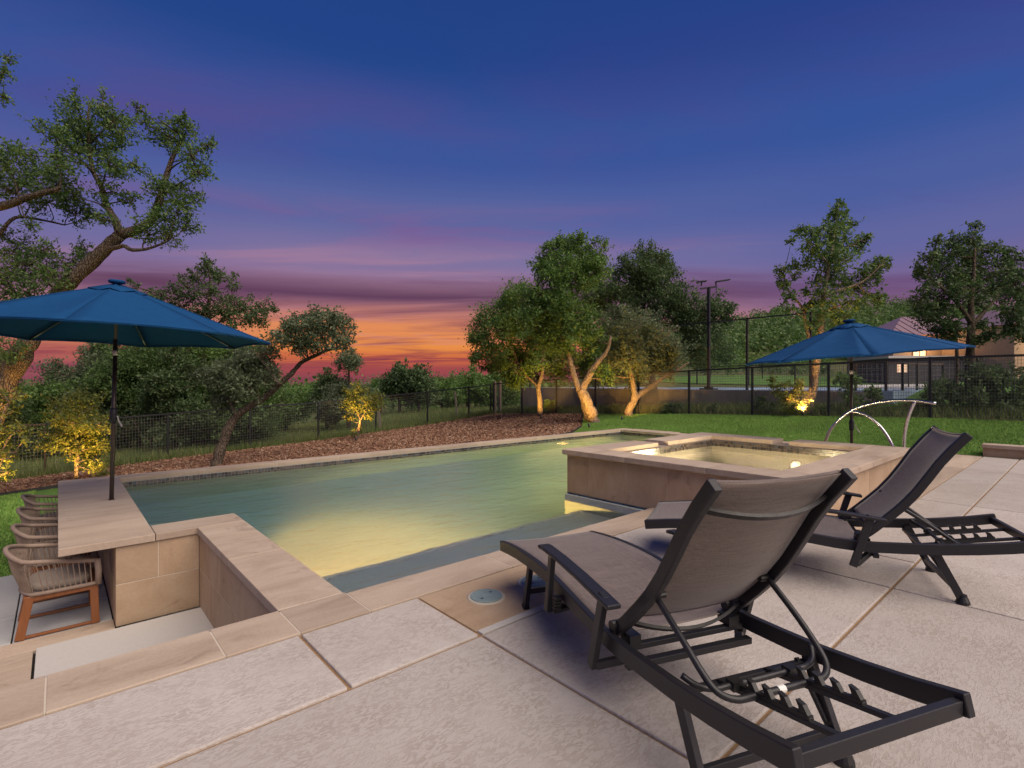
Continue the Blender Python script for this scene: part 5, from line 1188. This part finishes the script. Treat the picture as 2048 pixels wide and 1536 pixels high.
tree('lit_shrub', 'loose yellow uplit shrub with long sprays at the left edge', [
    (pl([(-14, 990), (-10, 900), (5, 830), (25, 795)], 10.2), .04, .01), (pl([(-12, 950), (15, 880), (40, 860)], 10.2), .02, .008), (pl([(-12, 960), (10, 910), (30, 905)], 10.2), .02, .008)],
    pc([(15, 800, 14), (40, 790, 10), (5, 830, 14), (20, 850, 12), (42, 858, 10), (50, 880, 8), (10, 880, 14), (30, 905, 9), (15, 915, 10), (0, 860, 16), (-5, 920, 14), (10, 945, 10), (-2, 785, 14), (28, 820, 8), (-10, 960, 14)], 10.2, dj=.3, seed=14), .065, M['leaf_lime'], M['bark_pale'], 53, dens=6, sub=9, cat='bush')
tree('lit_shrub', 'golden uplit shrub at the foot of the tall oak by the right fence', [
    (pl([(1592, 828), (1588, 800), (1580, 775)], 15.0), .02, .008)],
    pc([(1575, 800, 13), (1590, 790, 14), (1600, 805, 13), (1582, 815, 12), (1562, 790, 10), (1597, 775, 9), (1550, 775, 9), (1545, 760, 7), (1570, 770, 8), (1610, 815, 9), (1600, 765, 6)], 15.0, dj=.3, seed=15), .065, M['leaf_lime'], M['bark_pale'], 54, dens=7, sub=10, cat='bush')
SHR = [(1695, 748, 24, 14.6, 'leaf_mid', 'tall leafy climber on the fence just left of the right umbrella pole', 80), (1745, 770, 18, 14.6, 'leaf_oak', 'narrow twiggy shrub behind the fence right of the umbrella pole', 60),
    (1530, 792, 24, 16.2, 'leaf_dark', 'dark shrub behind the fence left of the golden shrub', 36), (1650, 812, 18, 15.2, 'leaf_dark', 'low dark shrub right of the tall oak trunk', 18),
    (1350, 808, 40, 18.2, 'leaf_dark', 'low dark hedge shrub below the court wall beside the lawn oak', 22), (1440, 812, 44, 17.6, 'leaf_dark', 'low dark ivy mound below the court wall under the floodlight', 20),
    (1900, 760, 40, 13.6, 'leaf_dark', 'dense dark shrub behind the fence left of the two at the right edge', 70), (1975, 740, 50, 13.0, 'leaf_dark', 'big dark shrub with pale gaps behind the fence at the right', 90), (2045, 735, 44, 12.6, 'leaf_dark', 'dark shrub cut off by the right edge behind the fence', 100),
    (1830, 806, 36, 14.0, 'leaf_red', 'reddish low barberry mound behind the fence near the handrail end', 22), (1935, 812, 50, 13.2, 'leaf_mid', 'light green groundcover clump behind the fence at the right', 22), (1790, 812, 30, 14.2, 'leaf_mid', 'green groundcover clump behind the fence below the grass bank', 16), (2020, 808, 44, 12.8, 'leaf_mid', 'bright green leafy clump at the fence foot at the right edge', 24),
    (1225, 806, 20, 20.5, 'leaf_oak', 'low shrub against the court wall between two uplit trunks', 20), (1105, 800, 16, 22.4, 'leaf_oak', 'vine shrub against the court wall beside the slender oak', 26)]
for k, (px, top, hw, d, lm, lb, ht) in enumerate(SHR):
    rng = np.random.default_rng(300+k); cl = []
    for i in range(12 if ht > 40 else 9):
        x = px+rng.uniform(-1, 1)*hw*.8; y = top+ht*rng.uniform(.1, .95)
        cl.append((W(x, y, d+rng.uniform(-.4, .4)), rng.uniform(.28, .42)*min(hw, ht*.8)/F_PX*d))
    q = Wg(px, d, 0); z0 = float(TT(q.x, q.y)); foot = Vector((q.x, q.y, z0-.05))
    tree('shrub', lb, [([foot, W(px, top+ht*.6, d), W(px+4, top+ht*.2, d)], .025, .008)], cl, .07, M[lm], M['bark'], 320+k, dens=9, sub=10, cat='bush')

# ---------------------------------------------------------------- woods far off, read as one mass
def wood(name, label, pts, hts, leaf, lm, per, seed):
    rng = np.random.default_rng(seed); n = len(pts); C = []; S_ = []
    for (x, y, z), h in zip(pts, hts):
        k = 7
        d = rng.normal(0, 1, (k, 3)); d /= np.linalg.norm(d, axis=1)[:, None]
        C.append(np.array([x, y, z+h*.55])+d*np.array([.36, .36, .38])*h*rng.uniform(.4, 1, (k, 1))); S_.append(np.full(k, h*.13))
    C = np.concatenate(C); S_ = np.concatenate(S_)
    V, Fq = leaf_mesh(C, np.full(len(C), per), S_, leaf, rng, .4, .7)
    return tag(npmesh(name, V, Fq, lm), label, 'woods', kind='stuff')
rng = np.random.default_rng(77); P_ = []
while len(P_) < 900:
    d = rng.uniform(112, 235); ra = rng.uniform(.18, 1.15); X = ra*d; u, v = CA*X+CB*d, -CB*X+CA*d; P_.append((u, v, float(TT(u, v))-.3))
wood('hillside_wood', 'wooded green hillside rising behind the court at the right', P_, rng.uniform(4.5, 8.0, len(P_)), .75, M['leaf_oak'], 16, 78)
P_ = []
while len(P_) < 90:
    d = rng.uniform(60, 110); ra = rng.uniform(.36, .62); X = ra*d; u, v = CA*X+CB*d, -CB*X+CA*d; P_.append((u, v, float(TT(u, v))-.2))
wood('field_bushes', 'scattered bushes on the tan field below the hillside', P_, rng.uniform(1.2, 4.2, len(P_)), .28, M['leaf_mid'], 26, 79)
P_ = []
while len(P_) < 1100:
    d = rng.uniform(48, 260); ra = rng.uniform(-1.15, .10); X = ra*d; u, v = CA*X+CB*d, -CB*X+CA*d
    if v > 30: P_.append((u, v, float(TT(u, v))-.2))
wood('valley_scrub', 'low green scrub filling the valley below the sunset', P_, np.array([(1.2-p[2])*rng.uniform(.75, 1.22)+.5 for p in P_]), .42, M['leaf_mid'], 18, 80)

# ---------------------------------------------------------------- garden spotlights
def uplight(loc, aim, power, label, ang=62, col=(1.0, .50, .10)):
    loc = Vector(loc); r = empty('garden_spotlight', loc); tag(r, label, 'spotlight', 'garden spotlights'); d = (Vector(aim)-loc).normalized(); rot = Vector((0, 0, 1)).rotation_difference(d)
    MB().tube([(0, 0, -.10), (0, 0, .07)], .010, 8).build('stake', M['black_lamp'], r)
    def pl_(prof, n=16):
        m = MB().lathe(prof, n); m.v = [tuple(rot @ Vector(v)+Vector((0, 0, .10))) for v in m.v]; return m
    pl_([(.022, -.06), (.034, -.05), (.036, .04), (.036, .05), (.033, .05)]).build('housing', M['black_lamp'], r, True); pl_([(.031, .045), (.031, .0515), (.01, .052)]).build('lens', M['lamp_lens'], r)
    spot('lamp_light', r, Vector((0, 0, .10))+d*.075, d, power, ang, .7, col, .03)
def gz(px, d, dx=0): q = Wg(px, d, 0); return Vector((q.x, q.y, float(TT(q.x, q.y))+.02))
uplight(gz(1178, 15.9), W(1165, 770, 17.4), 600, 'small spotlight in the grass at the foot of the Y-forked oak', 95)
uplight(gz(1244, 17.2), W(1265, 765, 18.6), 540, 'small spotlight in the grass at the foot of the lawn oak', 95)
uplight(gz(1082, 20.2), W(1082, 765, 21.6), 520, 'small spotlight in the mulch at the foot of the slender oak', 95)
uplight(gz(712, 17.7), W(718, 822, 18.6), 500, 'small spotlight in the mulch at the foot of the small lit tree', 80)
uplight(gz(162, 11.7), W(158, 890, 12.6), 400, 'small spotlight at the foot of the round bush by the bar', 90)
uplight(gz(-16, 9.5), W(10, 850, 10.2), 210, 'small spotlight under the loose shrub at the left edge', 90)
uplight(gz(-22, 10.3), W(45, 640, 11.0), 700, 'small spotlight at the foot of the big live oak', 70)
uplight(gz(1606, 14.6), W(1600, 790, 15.1), 300, 'small spotlight at the foot of the tall oak by the right fence', 100)
uplight(gz(1622, 14.7), W(1640, 600, 15.6), 420, 'small spotlight aimed up the trunk of the tall oak', 60)
